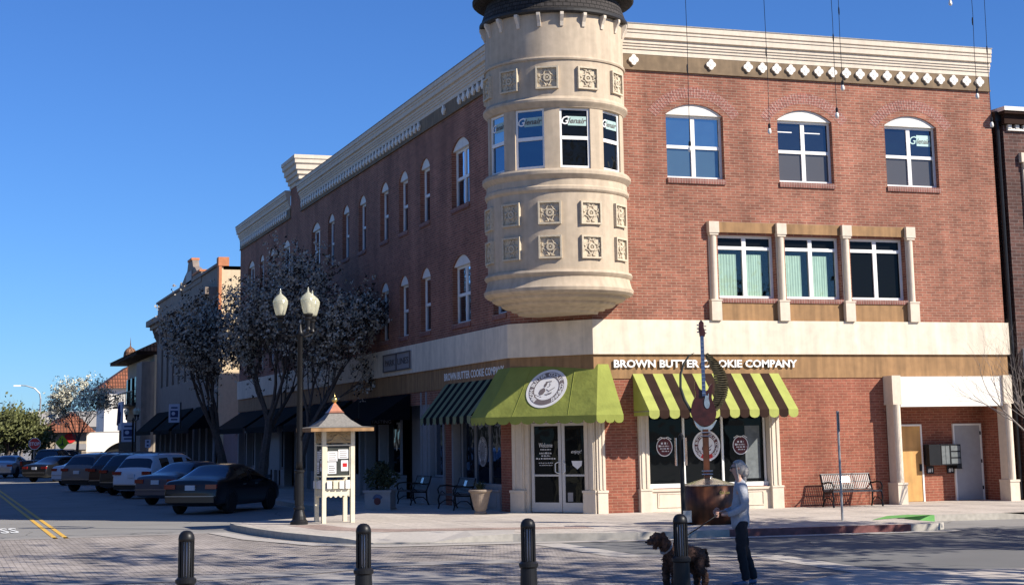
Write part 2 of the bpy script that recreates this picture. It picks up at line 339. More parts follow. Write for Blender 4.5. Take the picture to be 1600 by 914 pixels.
for k, nm in ((0,'kerb'),(1,'kerb_red'),(2,'green_paint')):
    q = MB()
    for i in range(len(OUT)-1):
        if OUT[i][3] != k: continue
        a, c, a2, c2 = OUT[i], OUT[i+1], IN[i], IN[i+1]
        q.poly([(a[0],a[1],-.05),(c[0],c[1],-.05),(c[0],c[1],c[2]),(a[0],a[1],a[2])])
        q.poly([(a[0],a[1],a[2]),(c[0],c[1],c[2]),(c2[0],c2[1],c[2]),(a2[0],a2[1],a[2])])
    q.build('kerb', M[nm], kind='structure', recalc=False)
IN2 = offs(OUT, 1.7)
q = MB()
for i in range(len(OUT)-1):
    a2, c2, e, g = IN[i], IN[i+1], IN2[i], IN2[i+1]
    if i in range(8, 13): q.poly([(a2[0],a2[1],a2[2]),(c2[0],c2[1],c2[2]),(g[0],g[1],.15),(e[0],e[1],.15)])
q.build('kerb_ramp', M['conc'], kind='structure', recalc=False)
inner = []
for i in range(len(OUT)):
    p = IN[i] if not 9 <= i <= 12 else IN2[i]
    inner.append((p[0], p[1]))
# ramp gap left between IN and the ramp rows is closed by using ramp corner points
inner = [(IN[i][0], IN[i][1]) for i in range(0, 9)] + [(IN2[8][0], IN2[8][1])] + [(IN2[i][0], IN2[i][1]) for i in range(9, 13)] + [(IN2[13][0], IN2[13][1])] + [(IN[i][0], IN[i][1]) for i in range(13, len(OUT))]
sheet('sidewalk', inner + [(60,.5),(13.1,.5),(12.8,1.6),(0,1.0),(-1.0,1.9),(-1.0,140)], .15, M['walk'])
sheet('sidewalk_brick_strip', [(-8.3,-.9),(-8.0,-3.4),(-7.0,-4.9),(-4.6,-5.55),(-2.6,-6.3),(-2.5,-5.5),(-4.4,-4.7),(-6.4,-4.0),(-7.2,-2.9),(-7.5,-.9)], .154, M['paver_pink'])
sheet('green_ramp', [(3.95,-6.95),(5.3,-6.35),(6.3,-5.78),(5.9,-5.35),(5.2,-5.55)], .156, M['green_paint'])
NS = [(-6.2,-21.4),(-5.1,-20.1),(-4.2,-19.35),(-3.5,-19.05),(-2.7,-19.3),(-1.1,-19.75),(60,-26)]
q = MB(); q.prism([(x,y,-.02) for x,y in NS]+[(60,-60,-.02),(-9,-60,-.02),(-7,-25,-.02)], (0,0,.17)); q.build('near_sidewalk', M['walk'], kind='structure')
# ------------------------------------------------------------------ main building
BL = thing('brick_corner_building', (-.8,1.0,.15), label='three-storey red brick corner building with cream round turret and green awnings', cat='building')
def frame(o, u):   # local (right, out, up) -> world
    U = Vector((u[0],u[1],0)).normalized(); N = Vector((U.y,-U.x,0))
    return Matrix(((U.x,N.x,0,o[0]),(U.y,N.y,0,o[1]),(0,0,1,0),(0,0,0,1)))
FR = frame((0,0), (1,0)); FL = frame((-1.6,0), (0,-1)); FC = frame((-1.6,2.05), (1.6,-2.05)); CL = 2.6005
def opening(u0, u1, z0, z1, rise=0, n=10):
    if not rise: return [(u0,0,z0),(u1,0,z0),(u1,0,z1),(u0,0,z1)]
    w_ = (u1-u0)/2; r = (w_*w_+rise*rise)/(2*rise); cx = (u0+u1)/2; cz = z1+rise-r; a = math.asin(min(1,w_/r))
    return [(u0,0,z0),(u1,0,z0)] + [(cx+r*math.sin(t), 0, cz+r*math.cos(t)) for t in [a-2*a*k/n for k in range(n+1)]]
def wall(F, outer, holes, depth, name, mt, parent=BL):
    q = MB(F); q.tri([outer]+holes)
    for h in holes:
        n_ = len(h)
        for i in range(n_):
            a, c = h[i], h[(i+1) % n_]; q.poly([a, c, (c[0],-depth,c[2]), (a[0],-depth,a[2])])
    return q.build(name, mt, parent, recalc=False)
def window(F, u0, u1, z0, z1, rise=0, cols=2, rows=(.5,), d=.16, gl='glass', gl2=None, sill=True, parent=BL, fw=.065, fm='white'):
    q = MB(F); t = .07
    q.box(u0,u0+fw,-d-t,-d,z0,z1); q.box(u1-fw,u1,-d-t,-d,z0,z1); q.box(u0+fw,u1-fw,-d-t,-d,z1-fw,z1); q.box(u0+fw,u1-fw,-d-t,-d,z0,z0+fw)
    for r_ in rows: zz = z0+(z1-z0)*r_; q.box(u0+fw,u1-fw,-d-t+.01,-d+.008,zz-.045,zz+.045)
    for c in range(1, cols):
        uu = u0+(u1-u0)*c/cols; ww = .06 if c*2 == cols else .035
        zs = [z0+fw]+[z0+(z1-z0)*r_ for r_ in rows]+[z1-fw]
        for i in range(len(zs)-1): q.box(uu-ww,uu+ww,-d-t+.006,-d+.004,zs[i]+(.045 if i else 0),zs[i+1]-(.045 if i < len(zs)-2 else 0))
    w_ = q.build('window', M[fm], parent)
    zs = [z0+fw]+[z0+(z1-z0)*r_ for r_ in rows]+[z1-fw]
    q = MB(F); q.box(u0+fw-.01,u1-fw+.01,-d-t+.02,-d-t+.03,zs[0]-.01,zs[1]); 
    q.build('pane', M[gl2 or gl], w_)
    if len(zs) > 2: q = MB(F); q.box(u0+fw-.01,u1-fw+.01,-d-t+.032,-d-t+.042,zs[1],zs[-1]+.01); q.build('pane', M[gl], w_)
    if rise:
        q = MB(F); lp = opening(u0, u1, z1, z1+.001, rise-.002)[1:]; lp = lp[1:]
        q.prism([(a, -.055, c) for a, _, c in [(u1-.001,0,z1)]+lp[1:-1]+[(u0+.001,0,z1)]], (0,-.1,0)); q.build('arch_head', M['white_rough'], w_)
    if sill: q = MB(F); q.box(u0-.01,u1+.01,-.10,.045,z0-.15,z0-.012); q.build('sill', M['soldier'], w_)
    return w_
ZT, ZB, RI = 10.83, 9.06, .31
# right wall
UW = [(2.30,4.04),(5.73,7.47),(9.19,10.93)]
TR = [(3.74,5.48),(5.80,7.54),(7.86,9.62)]
holes = [opening(a,c,ZB,ZT,RI) for a,c in UW] + [opening(a,c,5.79,7.53) for a,c in TR] + [opening(1.24,5.30,.75,3.05)]
wall(FR, [(0,0,.1),(8.95,0,.1),(8.95,0,2.9),(12.52,0,2.9),(12.52,0,.1),(12.84,0,.1),(12.84,0,12.6),(0,0,12.6)], holes, .3, 'wall', M['brick'])
# orange-red lower brick skin (3 mm proud) below the tan fascia
wall(FR, [(0,.004,.15),(1.14,.004,.15),(1.14,.004,3.62),(0,.004,3.62)], [], 0, 'wall', M['brick_low'])
wall(FR, [(5.40,.004,.15),(8.74,.004,.15),(8.74,.004,3.62),(5.40,.004,3.62)], [], 0, 'wall', M['brick_low'])
GLR = ['glass_sky','glass','glass']; GLR2 = ['sky_blind_glass','glass_b2','glass_b2']
M['sky_blind_glass'] = glass_mat('sky_glass_over_blind', (.55,.75,.9), base=.14, dark=(.06,.10,.13))  # bluish sky reflection put into the pane colour over the blind
M['glass_b2'] = glass_mat('glass_over_grey_blind', (.7,.72,.75), base=.05, dark=(.085,.083,.085))
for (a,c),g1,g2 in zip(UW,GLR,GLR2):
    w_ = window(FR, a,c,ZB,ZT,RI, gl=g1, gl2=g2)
    if a > 5 and a < 6:
        q = MB(FR); q.box(a+.08,a+.55,-.186,-.184,10.50,10.53); q.box(a+.95,a+1.45,-.186,-.184,10.50,10.53); q.build('blind_rail', M['white'], w_)
    if a > 9:
        q = MB(FR); q.box(a+1.17,a+1.63,-.186,-.184,10.30,10.62); q.build('window_sign', M['mint'], w_)
        q = MB(FR); q.text('lenair', .22, (a+1.40,-.182,10.37), width=.44, depth=.002, bold=.003, shear=.35); q.build('window_lettering', M['ink'], w_, recalc=False)
        q = MB(FR); q.text('G', .34, (a+1.05,-.182,10.35), depth=.002, bold=.002, shear=.3); q.build('window_lettering', M['mint'], w_, recalc=False)
# relieving arches of radial bricks, 3 mm proud
for a,c in UW:
    q = MB(FR); cx = (a+c)/2; r0, r1 = 1.42, 1.72; cz = 11.62-r1
    n_ = 34; A = R(54)
    for k in range(n_):
        t0 = -A+2*A*k/n_; t1 = t0+2*A/n_*.86
        q.box(0,0,0,0,0,0) if False else q.prism([(cx+r*math.sin(t),.0,cz+r*math.cos(t)) for r,t in ((r0,t0),(r0,t1),(r1,t1),(r1,t0))], (0,.006,0))
    q.build('brick_arch', M['brick_arch'], BL)
# second-storey triple window
for i,(a,c) in enumerate(TR):
    w_ = window(FR, a,c,5.79,7.53,0, rows=(.80,), gl='glass_dark', gl2='clear' if i < 2 else 'glass_dark', sill=False, fw=.075)
    q = MB(FR); q.box(a,c,-.62,-.60,5.79,7.53); q.build('room_back', M['dark'], w_)
    if i < 2:
        q = MB(FR)
        for uu in ((a+.05, a+.62+.05*(1-i)), (a+.93, a+1.44)):
            n_ = 14
            for k in range(n_):
                x0 = uu[0]+(uu[1]-uu[0])*k/n_; x1 = uu[0]+(uu[1]-uu[0])*(k+1)/n_
                if i == 1 and uu[0] > a+.5 and False: continue
                q.poly([(x0,-.265-.012*(k%2),5.82),(x1,-.265-.012*((k+1)%2),5.82),(x1,-.265-.012*((k+1)%2),7.02),(x0,-.265-.012*(k%2),7.02)])
        q.build('curtain', M['curtain'] if i == 0 else M['curtain'], w_, recalc=False)
    q = MB(FR); q.box(a-.02,c+.02,-.05,.05,5.66,5.785); q.build('sill', M['soldier'], w_)
    q = MB(FR); q.box(a-.08,c+.08,0,.06,7.585,7.865); q.build('lintel_panel', M['tan'], BL)
    q = MB(FR); q.box(a-.08,c+.08,0,.02,5.17,5.655); q.build('spandrel_panel', M['tan'], BL)
for u in (3.57,5.64,7.70,9.77):
    q = MB(FR)
    q.box(u-.15,u+.15,0,.17,7.56,7.87); q.box(u-.13,u+.13,0,.15,7.50,7.56); q.box(u-.12,u+.12,-.28,.03,5.72,7.5)
    q.box(u-.15,u+.15,0,.17,5.17,5.70); q.box(u-.165,u+.165,0,.185,5.70,5.74)
    q.lathe([(.085,5.74),(.085,7.5)], (u,.06) if False else (u,.05), 14)
    q.build('pilaster', M['cream'], BL)
# cornice profile (out, z)
CP = [(.0,12.45),(.05,12.45),(.05,12.58),(.08,12.585),(.08,12.66),(.11,12.665),(.11,12.73),(.14,12.735),(.14,12.79),(.12,12.80),(.12,12.84),(.20,12.86),(.20,13.01),(.225,13.015),(.225,13.07),(.205,13.075),(.205,13.10),(.245,13.11),(.245,13.25),(0,13.25)]
def cornice(F, u0, u1, m0=1, m1=1, prof=CP, dz=0, name='cornice', mt='cream', parent=BL):
    q = MB(F); n_ = len(prof)
    A = [(u0-m0*v, v, z+dz) for v, z in prof]; B_ = [(u1+m1*v, v, z+dz) for v, z in prof]
    q.add(A+B_, [(i,(i+1)%n_,n_+(i+1)%n_,n_+i) for i in range(n_)])
    q.tri([A]); q.tri([B_])
    if m0: q.add([(u0-m0*v,v,z+dz) for v,z in prof]+[(u0-m0*v,-1.2 if m0 > 0 else 0,z+dz) for v,z in prof], [(i,(i+1)%n_,n_+(i+1)%n_,n_+i) for i in range(n_)])
    if m1: q.add([(u1+m1*v,v,z+dz) for v,z in prof]+[(u1+m1*v,-1.2 if m1 > 0 else 0,z+dz) for v,z in prof], [(i,(i+1)%n_,n_+(i+1)%n_,n_+i) for i in range(n_)])
    return q.build(name, M[mt], parent)
cornice(FR, 0, 12.84, 0, 0)
cornice(FL, -29.9, -1.2, 0, 0)
cornice(FL, -45.4, -32.3, 1, 0)
def capbar(F, u0, u1, out=.26):
    q = MB(F); q.box(u0,u1,-.3,out,13.252,13.28); return q.build('parapet_flashing', M['roof'], BL)
capbar(FR, 0, 12.86); capbar(FL, -29.92, -1.2); capbar(FL, -45.7, -32.3)
# raised pier cap on the left wing
CP2 = [(0,13.3),(.05,13.3),(.05,13.45),(.12,13.47),(.12,13.65),(.2,13.68),(.2,13.85),(.27,13.88),(.27,14.1),(.34,14.15),(.34,14.32),(.38,14.34),(.38,14.5),(0,14.5)]
q = MB(); q.box(-1.598,1.5,30.05,32.25,12.4,14.2); q.build('pier', M['brick'], BL)
q = MB(); rr = [(a, z) for a, z in CP2]
for a, z in []: pass
vs = []; fs = []
for v, z in CP2[:-1] + [(.38,14.5)]:
    vs += [(-1.6-v,30.05-v,z),(1.5,30.05-v,z),(1.5,32.25+v,z),(-1.6-v,32.25+v,z)]
k_ = len(vs)//4
for i in range(k_-1):
    for j in range(4): fs.append((i*4+j, i*4+(j+1)%4, (i+1)*4+(j+1)%4, (i+1)*4+j))
fs.append((k_*4-4,k_*4-3,k_*4-2,k_*4-1)); q.add(vs, fs); q.build('pier_cap', M['cream'], BL)
# friezes and quatrefoils
def quatre_mesh():
    q = MB(); 
    pts = []
    n_ = 28
    for k in range(n_):
        t = 2*PI*k/n_; r = .092+.052*abs(math.cos(2*t))**.8; pts.append((r*math.cos(t), 0, r*1.05*math.sin(t)))
    q.prism(pts, (0,.06,0)); q.add([(p[0]*.5,.06,p[2]*.5) for p in pts]+[(0,.075,0)], [(i,(i+1)%n_,n_) for i in range(n_)])
    return q
QM = quatre_mesh().build('quatrefoil', M['white_rough'])
def frieze(F, u0, u1, us):
    q = MB(F); q.box(u0,u1,0,.04,12.04,12.45); q.box(u0,u1,0,.07,12.0,12.04)
    f = q.build('frieze', M['frieze'], BL)
    for u in us:
        o = D.objects.new('quatrefoil', QM.data); COL.objects.link(o); o.matrix_world = F @ Matrix.Translation((u,.04,12.275))
        mw = o.matrix_world.copy(); o.parent = f; o.matrix_parent_inverse = world_of(f).inverted(); o.matrix_basis = mw
frieze(FR, .6, 12.84, [1.36,3.70]+[4.85+k*(12.47-4.85)/17 for k in range(18)])
frieze(FL, -29.9, -1.4, [-7.97]+[-6.3+.465*k for k in range(9)]+[-10.84-.466*k for k in range(41)])
frieze(FL, -45.4, -32.2, [-33.0-.466*k for k in range(26)])
D.objects.remove(QM)
# left wall
LW = [(2.35,3.5),(5.6,7.4),(9.8,10.95),(12.45,13.6),(15.02,16.17),(18.27,19.43),(20.93,22.07),(23.49,24.65),(26.1,27.8),(32.4,34.15),(36.05,37.2),(38.7,39.85),(41.3,43.1)]
holes = []
for a,c in LW: holes += [opening(-c,-a,ZB,ZT,RI), opening(-c,-a,5.53,7.26,RI)]
wall(FL, [(-45.4,0,3.2),(-2.05,0,3.2),(-2.05,0,12.6),(-45.4,0,12.6)], holes, .3, 'wall', M['brick'])
for a,c in LW:
    cols = 2 if c-a > 1.5 else 1
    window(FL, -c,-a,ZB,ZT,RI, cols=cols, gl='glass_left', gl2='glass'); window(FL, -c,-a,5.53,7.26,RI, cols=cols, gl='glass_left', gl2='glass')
# chamfer wall, end walls, roof
wall(FC, [(0,0,2.55),(CL,0,2.55),(CL,0,12.6),(0,0,12.6)], [], 0, 'wall', M['brick'])
q = MB(); q.box(-1.35,12.84,45.1,45.4,.1,12.6); q.box(12.6,12.835,.3,45.1,3.0,12.6); q.build('wall', M['brick'], BL)
q = MB(); q.tri([[(-1.6,2.1,12.6),(0,.05,12.6),(12.84,.05,12.6),(12.84,45.4,12.6),(-1.6,45.4,12.6)]]); q.build('roof', M['roof'], BL)
q = MB(); q.poly([(-.9,45,.1),(-.9,2.6,.1),(-.9,2.6,5),(-.9,45,5)]); q.poly([(-.9,2.6,.1),(1.0,1.6,.1),(1.0,1.6,5),(-.9,2.6,5)]); q.poly([(1.0,1.6,.1),(12.5,1.6,.1),(12.5,1.6,5),(1.0,1.6,5)])
q.build('interior_wall', M['dark'], BL, recalc=False)
# cream band and tan fascia
def wrap(o, z0, z1, name, mt, x1=12.84, y1=45.4):
    c = (-.788, -.615)
    def pts(o): # outline offset o
        # corner right: y=-o and chamfer line ; corner left: x=-1.6-o
        xr = (.615*o-o)/.788*1.0; yl = 2.05-(o-.788*o)/.615
        return [(x1,-o),(xr,-o),(-1.6-o,yl),(-1.6-o,y1)]
    a = pts(o); i = pts(-.02)
    q = MB(); q.prism([(x,y,z0) for x,y in a+i[::-1]], (0,0,z1-z0)); return q.build(name, mt, BL)
wrap(.10, 4.26, 5.17, 'cream_band', M['band'], 12.90)
wrap(.03, 3.62, 4.26, 'tan_fascia', M['tan'], 12.84)
# ------------------------------------------------------------------ turret
M['paper2'] = mat('mint_paper', (.36,.50,.46), .6, var=.05)
TC = (-1.0, -.15)
q = MB()
def segs(q, prof, angs, n=3):
    for a0, a1 in angs: q.lathe(prof, TC, n, a0, a1)
q.lathe([(1.85,11.74),(1.85,13.0)], TC, 72)
q.lathe([(1.85,10.74),(1.85,11.70),(1.885,11.70),(1.90,11.74),(1.885,11.78),(1.85,11.79)], TC, 72)
q.lathe([(1.72,10.44),(1.82,10.46),(1.84,10.50),(1.90,10.55),(1.93,10.60),(1.93,10.66),(1.89,10.70),(1.85,10.74)], TC, 72)
q.lathe([(1.85,8.26),(1.88,8.28),(1.91,8.33),(1.91,8.40),(1.87,8.44),(1.86,8.60),(1.92,8.66),(1.97,8.72),(1.97,8.80),(1.92,8.86),(1.70,8.88)], TC, 72)
q.lathe([(1.85,6.26),(1.85,8.27)], TC, 72)
bowl = [(1.05,5.30,.34),(1.08,5.37,.32),(1.22,5.38,.28),(1.26,5.44,.26),(1.42,5.455,.2),(1.50,5.50,.18),(1.52,5.56,.17),(1.66,5.575,.10),(1.74,5.62,.06),(1.77,5.69,.05),(1.88,5.705,.01),(1.95,5.77,0),(1.97,5.85,0),(1.92,5.92,0),(1.88,6.06,0),(1.87,6.12,0),(1.92,6.17,0),(1.95,6.22,0),(1.92,6.28,0),(1.85,6.29,0)]
vs = []; fs = []; n_ = 72
for r,z,s_ in bowl:
    for k in range(n_):
        a = 2*PI*k/n_; vs.append((TC[0]+s_*.35+r*math.sin(a), TC[1]+s_*1.2-r*math.cos(a), z))
for i in range(len(bowl)-1):
    for k in range(n_): fs.append((i*n_+k, i*n_+(k+1)%n_, (i+1)*n_+(k+1)%n_, (i+1)*n_+k))
fs.append(list(range(n_)))
q.add(vs, fs)
WC = [-121.6,-81.8,-43.0,-4.0,35.6]; HW = 13.1
edges = []
for i in range(len(WC)-1): edges.append((WC[i]+HW, WC[i+1]-HW))
edges += [(WC[-1]+HW, 75), (-165, WC[0]-HW)]
for a0,a1 in edges:
    A0,A1 = R(a0),R(a1); pr = []
    n2 = 6
    vs = []
    for rr in (1.55,1.80):
        for k in range(n2+1):
            a = A0+(A1-A0)*k/n2
            for z in (8.86,10.5): vs.append((TC[0]+rr*math.sin(a),TC[1]-rr*math.cos(a),z))
    m_ = (n2+1)*2; fs = []
    for k in range(n2): fs.append((m_+k*2,m_+k*2+2,m_+k*2+3,m_+k*2+1))
    fs += [(0,m_,m_+1,1),(m_-2,2*m_-2,2*m_-1,m_-1)]
    q.add(vs, fs)
TU = q.build('turret', M['turret'], BL, smooth=True, recalc=True)
md = TU.modifiers.new('es','EDGE_SPLIT'); md.split_angle = R(28)
q = MB(); q.lathe([(1.5,8.8),(1.5,10.6)], TC, 24); q.build('turret_core', M['dark'], BL)
for i, a in enumerate(WC):
    A = R(a); F = Matrix.Translation((TC[0],TC[1],0)) @ Matrix.Rotation(A,4,'Z') @ frame((0,0),(1,0))
    F = Matrix.Translation((TC[0],TC[1],0)) @ Matrix.Rotation(A,4,'Z') @ Matrix(((1,0,0,0),(0,-1,0,0),(0,0,1,0),(0,0,0,1)))
    F = F @ Matrix.Translation((0,1.78,0))
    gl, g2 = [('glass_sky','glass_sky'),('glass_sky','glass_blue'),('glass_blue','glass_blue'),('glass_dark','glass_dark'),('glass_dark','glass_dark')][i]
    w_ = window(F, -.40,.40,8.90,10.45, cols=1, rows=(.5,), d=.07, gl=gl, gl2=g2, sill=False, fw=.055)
    if i >= 1:
        q = MB(F); q.box(-.17,.33,-.094,-.090,10.0,10.24) ; q.build('window_sign', M['paper2'] if 'paper2' in M else M['paper'], w_)
        q = MB(F); q.text('lenair', .20, (.08,-.088,10.06), width=.50, depth=.003, bold=.004, shear=.35); q.build('window_lettering', M['ink'], w_, recalc=False)
        q = MB(F); q.text('G', .30, (-.235,-.088,10.03), depth=.003, bold=.004, shear=.3); q.build('window_lettering', M['paper'], w_, recalc=False)
# rosette tiles
def rosette():
    q = MB(); s = .295; t = .05; y = 0
    for x0,x1,z0,z1 in ((-s,s,s-.045,s),(-s,s,-s,-s+.045),(-s,-s+.045,-s+.045,s-.045),(s-.045,s,-s+.045,s-.045)): q.box(x0,x1,0,.085,z0,z1)
    q.box(-s+.01,s-.01,0,.02,-s+.01,s-.01)
    q.add([(p[0],.02+ .045*h,p[1]) for r,h in ((.11,0),(.10,1),(.055,1),(.045,.2),(.035,.2),(.02,1.1)) for p in [(r*math.cos(2*PI*k/16),r*math.sin(2*PI*k/16)) for k in range(16)]],
          [(i*16+k,i*16+(k+1)%16,(i+1)*16+(k+1)%16,(i+1)*16+k) for i in range(5) for k in range(16)]+[tuple(80+k for k in range(16))])
    for k in range(4):
        for sg in (-1,1):
            pts = []; c = math.pi/4+k*PI/2
            for j in range(9):
                t_ = j/8; r = .12+.16*t_*(1-.25*t_); a = c+sg*(.62*math.sin(t_*2.6)-.05); pts.append((r*math.cos(a)*1.0,.035,r*math.sin(a)))
            q.tube(pts,[.018]*8+[.008],5)
            q.tube([(.16*math.cos(c+sg*.72),.03,.16*math.sin(c+sg*.72)),(.22*math.cos(c+sg*.6),.04,.22*math.sin(c+sg*.6)),(.2*math.cos(c+sg*.45),.03,.2*math.sin(c+sg*.45))],.017,5)
    return q
RM = rosette().build('rosette_tile', M['rosette'] if 'rosette' in M else M['cream']); RMd = RM.data; D.objects.remove(RM)
for z in (11.225,7.73,6.86):
    for k in range(-2,5):
        a = R(-26.5+33.3*(k-1)) 
        if abs(math.degrees(a)+43) > 95: continue
        o = D.objects.new('rosette_tile', RMd); COL.objects.link(o); o.parent = TU; o.matrix_parent_inverse = world_of(TU).inverted()
        o.matrix_basis = Matrix.Translation((TC[0],TC[1],0)) @ Matrix.Rotation(a,4,'Z') @ Matrix(((1,0,0,0),(0,-1,0,0),(0,0,1,0),(0,0,0,1))) @ Matrix.Translation((0,1.825,z))
# corbels, eave, shingled drum, roof cone
for k in range(20):
    q = MB(Matrix.Translation((TC[0],TC[1],0)) @ Matrix.Rotation(R(k*18+4),4,'Z'))
    q.prism([(-.045,-1.84,12.58),(-.045,-1.88,12.58),(-.045,-1.91,12.70),(-.045,-2.0,12.86),(-.045,-2.0,12.93),(-.045,-1.84,12.93)], (.09,0,0))
    q.build('corbel', M['cream'], TU)
q = MB(); q.lathe([(1.84,12.935),(1.97,12.935),(2.0,12.97),(2.0,13.03),(1.97,13.06),(1.93,13.07)], TC, 72); TE = q.build('turret_eave', M['gutter'] if 'gutter' in M else M['choc'], BL, smooth=False)
q = MB(); q.lathe([(1.96,13.06),(1.84,13.42),(1.78,13.62)], TC, 72); q.build('turret_roof', M['shingle'], BL)
q = MB(); q.lathe([(1.76,13.56),(2.14,13.60),(2.18,13.64),(2.18,13.70),(2.1,13.74),(1.2,15.3),(.35,16.9),(.05,17.3),(.05,18.0),(.0,18.1)], TC, 48); q.build('turret_spire', M['shingle'], BL)
# ------------------------------------------------------------------ logo disc (baker seal)
def baker_seal(F, r, parent, ringmat='ink_soft', words='BROWN BUTTER COOKIE COMPANY', base='paper', lettermat='paper', foot=False):
    q = MB(F); q.prism([(r*math.cos(2*PI*k/48),0,r*math.sin(2*PI*k/48)) for k in range(48)], (0,.006,0)); s = q.build('seal', M[base], parent)
    q = MB(F); q.ring((0,0), r*.60, r*.86, 48, .009); q.build('seal_ring', M[ringmat], s, recalc=False)
    q = MB(F); n_ = len(words); span = R(286)
    for i, ch in enumerate(words):
        if ch == ' ': continue
        a = span/2 - span*i/(n_-1); a_ = PI/2 + a
        q.text(ch, r*.25, (r*.655*math.cos(a_), .011, r*.655*math.sin(a_)), depth=.002, bold=r*.008, rot=a_-PI/2)
    q.build('seal_lettering', M[lettermat], s, recalc=False)
    if foot:
        q = MB(F); 
        pts = [(r*.86*math.cos(t),.010,r*.86*math.sin(t)) for t in [R(-125+70*k/10) for k in range(11)]]+[(r*.6*math.cos(t),.010,r*.6*math.sin(t)) for t in [R(-55-70*k/10) for k in range(11)]]
        q.poly(pts); q.build('seal_ribbon', M['red'], s, recalc=False)
    q = MB(F)   # a baker in a tall cap seen from the side, leaning over a bowl
    P = lambda L, y=.010: q.tri([[(x*r, y, z*r) for x, z in L]])
    P([(-.12,.36),(.16,.40),(.18,.35),(-.10,.31)])                                    # cap band edge
    P([(-.10,.31),(-.02,.33),(-.03,.20),(-.06,.10),(-.12,.06),(-.17,.14),(-.16,.24)])     # hair
    P([(.10,.30),(.135,.22),(.17,.19),(.13,.17),(.14,.12),(.08,.07),(.0,.05),(.02,.075),(.10,.11),(.10,.17),(.13,.195),(.10,.22),(.085,.29)])  # profile line
    P([(-.16,.04),(-.06,.0),(-.02,-.14),(-.10,-.30),(-.24,-.36),(-.34,-.22),(-.30,-.06)])   # shaded shoulder
    P([(.0,-.02),(.16,-.12),(.40,.06),(.42,.035),(.17,-.17),(.02,-.08)])                 # arm outline
    P([(-.02,-.16),(.22,-.24),(.34,-.18),(.30,-.28),(.10,-.36),(-.06,-.30),(.1,-.29),(.22,-.26)])
    for k_ in range(3): P([(-.52+.13*k_,-.34-.05*k_),(-.44+.13*k_,-.30-.05*k_),(-.38+.13*k_,-.36-.05*k_),(-.42+.13*k_,-.345-.05*k_)])
    q.build('seal_figure', M[ringmat], s, recalc=False)
    return s
M['ink_soft'] = mat('ink_soft', (.17,.14,.14), .7, var=.1)
# ------------------------------------------------------------------ awnings
def scallop(q, A, B, drop, n, thick=.0, rnd=6, down=(0,0,-1), alt=0):
    A = Vector(A); B = Vector(B); dn = Vector(down)
    for i in range(n):
        a = A+(B-A)*i/n; c = A+(B-A)*(i+1)/n; q.mi = (i % 2) if alt else 0
        pts = [a, a+dn*drop*.55]
        for k in range(1, rnd): t = PI*k/rnd; mid = a+(c-a)*(.5-.5*math.cos(t)); pts.append(mid+dn*(drop*.55+drop*.45*math.sin(t)))
        pts += [c+dn*drop*.55, c]; q.poly(pts)
    q.mi = 0
def striped_awning(F, u0, u1, zt, zb, p, n, m1, m2, drop=.22, label=None, first=0, sides=(1,1)):
    q = MB(F)
    for i in range(n):
        a = u0+(u1-u0)*i/n; c = u0+(u1-u0)*(i+1)/n; q.mat((i+first) % 2)
        q.poly([(a,p,zb),(c,p,zb),(c,.035,zt),(a,.035,zt)])
    for sd, u in zip(sides, (u0,u1)):
        if not sd: continue
        q.mat(0); s_ = 1 if u == u0 else -1
        q.poly([(u+.003*s_,.035,zt),(u+.003*s_,p,zb),(u+.003*s_,p,zb-drop*.6),(u+.003*s_,.035,zb-drop*.6)])
    o = q.build('awning', [M[m1],M[m2]], BL, recalc=False, label=label)
    q = MB(F); 
    for i in range(n):
        q.mat((i+first) % 2); a = u0+(u1-u0)*i/n; c = u0+(u1-u0)*(i+1)/n
        pts = [(a,p+.004,zb),(a,p+.004,zb-drop*.55)]+[((a+c)/2-(c-a)/2*math.cos(PI*k/6),p+.004,zb-drop*.55-drop*.45*math.sin(PI*k/6)) for k in range(1,6)]+[(c,p+.004,zb-drop*.55),(c,p+.004,zb)]
        q.poly(pts)
    q.build('valance', [M[m1],M[m2]], o, recalc=False)
    q = MB(F); q.tube([(u0,.05,zb-.02),(u0,p-.02,zb-.02),(u1,p-.02,zb-.02),(u1,.05,zb-.02)],.014,6); q.build('awning_frame', M['metal'], o)
    return o
striped_awning(FR, 1.09, 5.42, 3.745, 2.765, 1.05, 15, 'lime', 'choc', label='lime and brown striped awning in full sun')
striped_awning(FL, -8.1, -3.05, 3.76, 2.74, .85, 15, 'lime_shade', 'black_fabric', label='striped awning with shade put into its darker green and black', sides=(1,0))
# entrance awning
p = .88; zt, zb = 4.0, 2.67
def outl(o, sh=.12):
    c = o+sh; return (.12-.489*o, -o), (-1.6-o, 2.05-.345*o-sh*.6)
(trx,try_),(tlx,tly) = outl(.04); (brx,bry),(blx,bly) = outl(p)
T0 = (-1.64, 3.02, zt); T1 = (tlx,tly,zt); T2 = (trx,try_,zt); T3 = (.40,-.04,zt)
B0 = (-1.6-p, 2.95, zb); B1 = (blx,bly,zb); B2 = (brx,bry,zb); B3 = (.44,-p,zb)
q = MB(); q.mat(0).poly([B1,B2,T2,T1]); q.mat(1).poly([B2,B3,T3,T2]); q.mat(0).poly([B0,B1,T1,T0]); q.mat(0).poly([B3,(.44,-.02,zb),T3])
GA = q.build('awning', [M['green'],M['green']], BL, recalc=False, label='plain green entrance awning with round baker seal')
q = MB(); dn = (0,0,-1)
for a,c,n_ in ((B0,B1,4),(B1,B2,9),(B2,B3,3),(B3,(.44,-.02,zb),3)): scallop(q, a, c, .21, n_)
q.build('valance', M['green'], GA, recalc=False)
q = MB(); q.tube([(-2.44,2.95,zb-.02),(blx+.03,bly,zb-.02),(brx,bry+.03,zb-.02),(.42,-p+.03,zb-.02),(.42,-.03,zb-.02)],.014,6); q.build('awning_frame', M['metal'], GA)
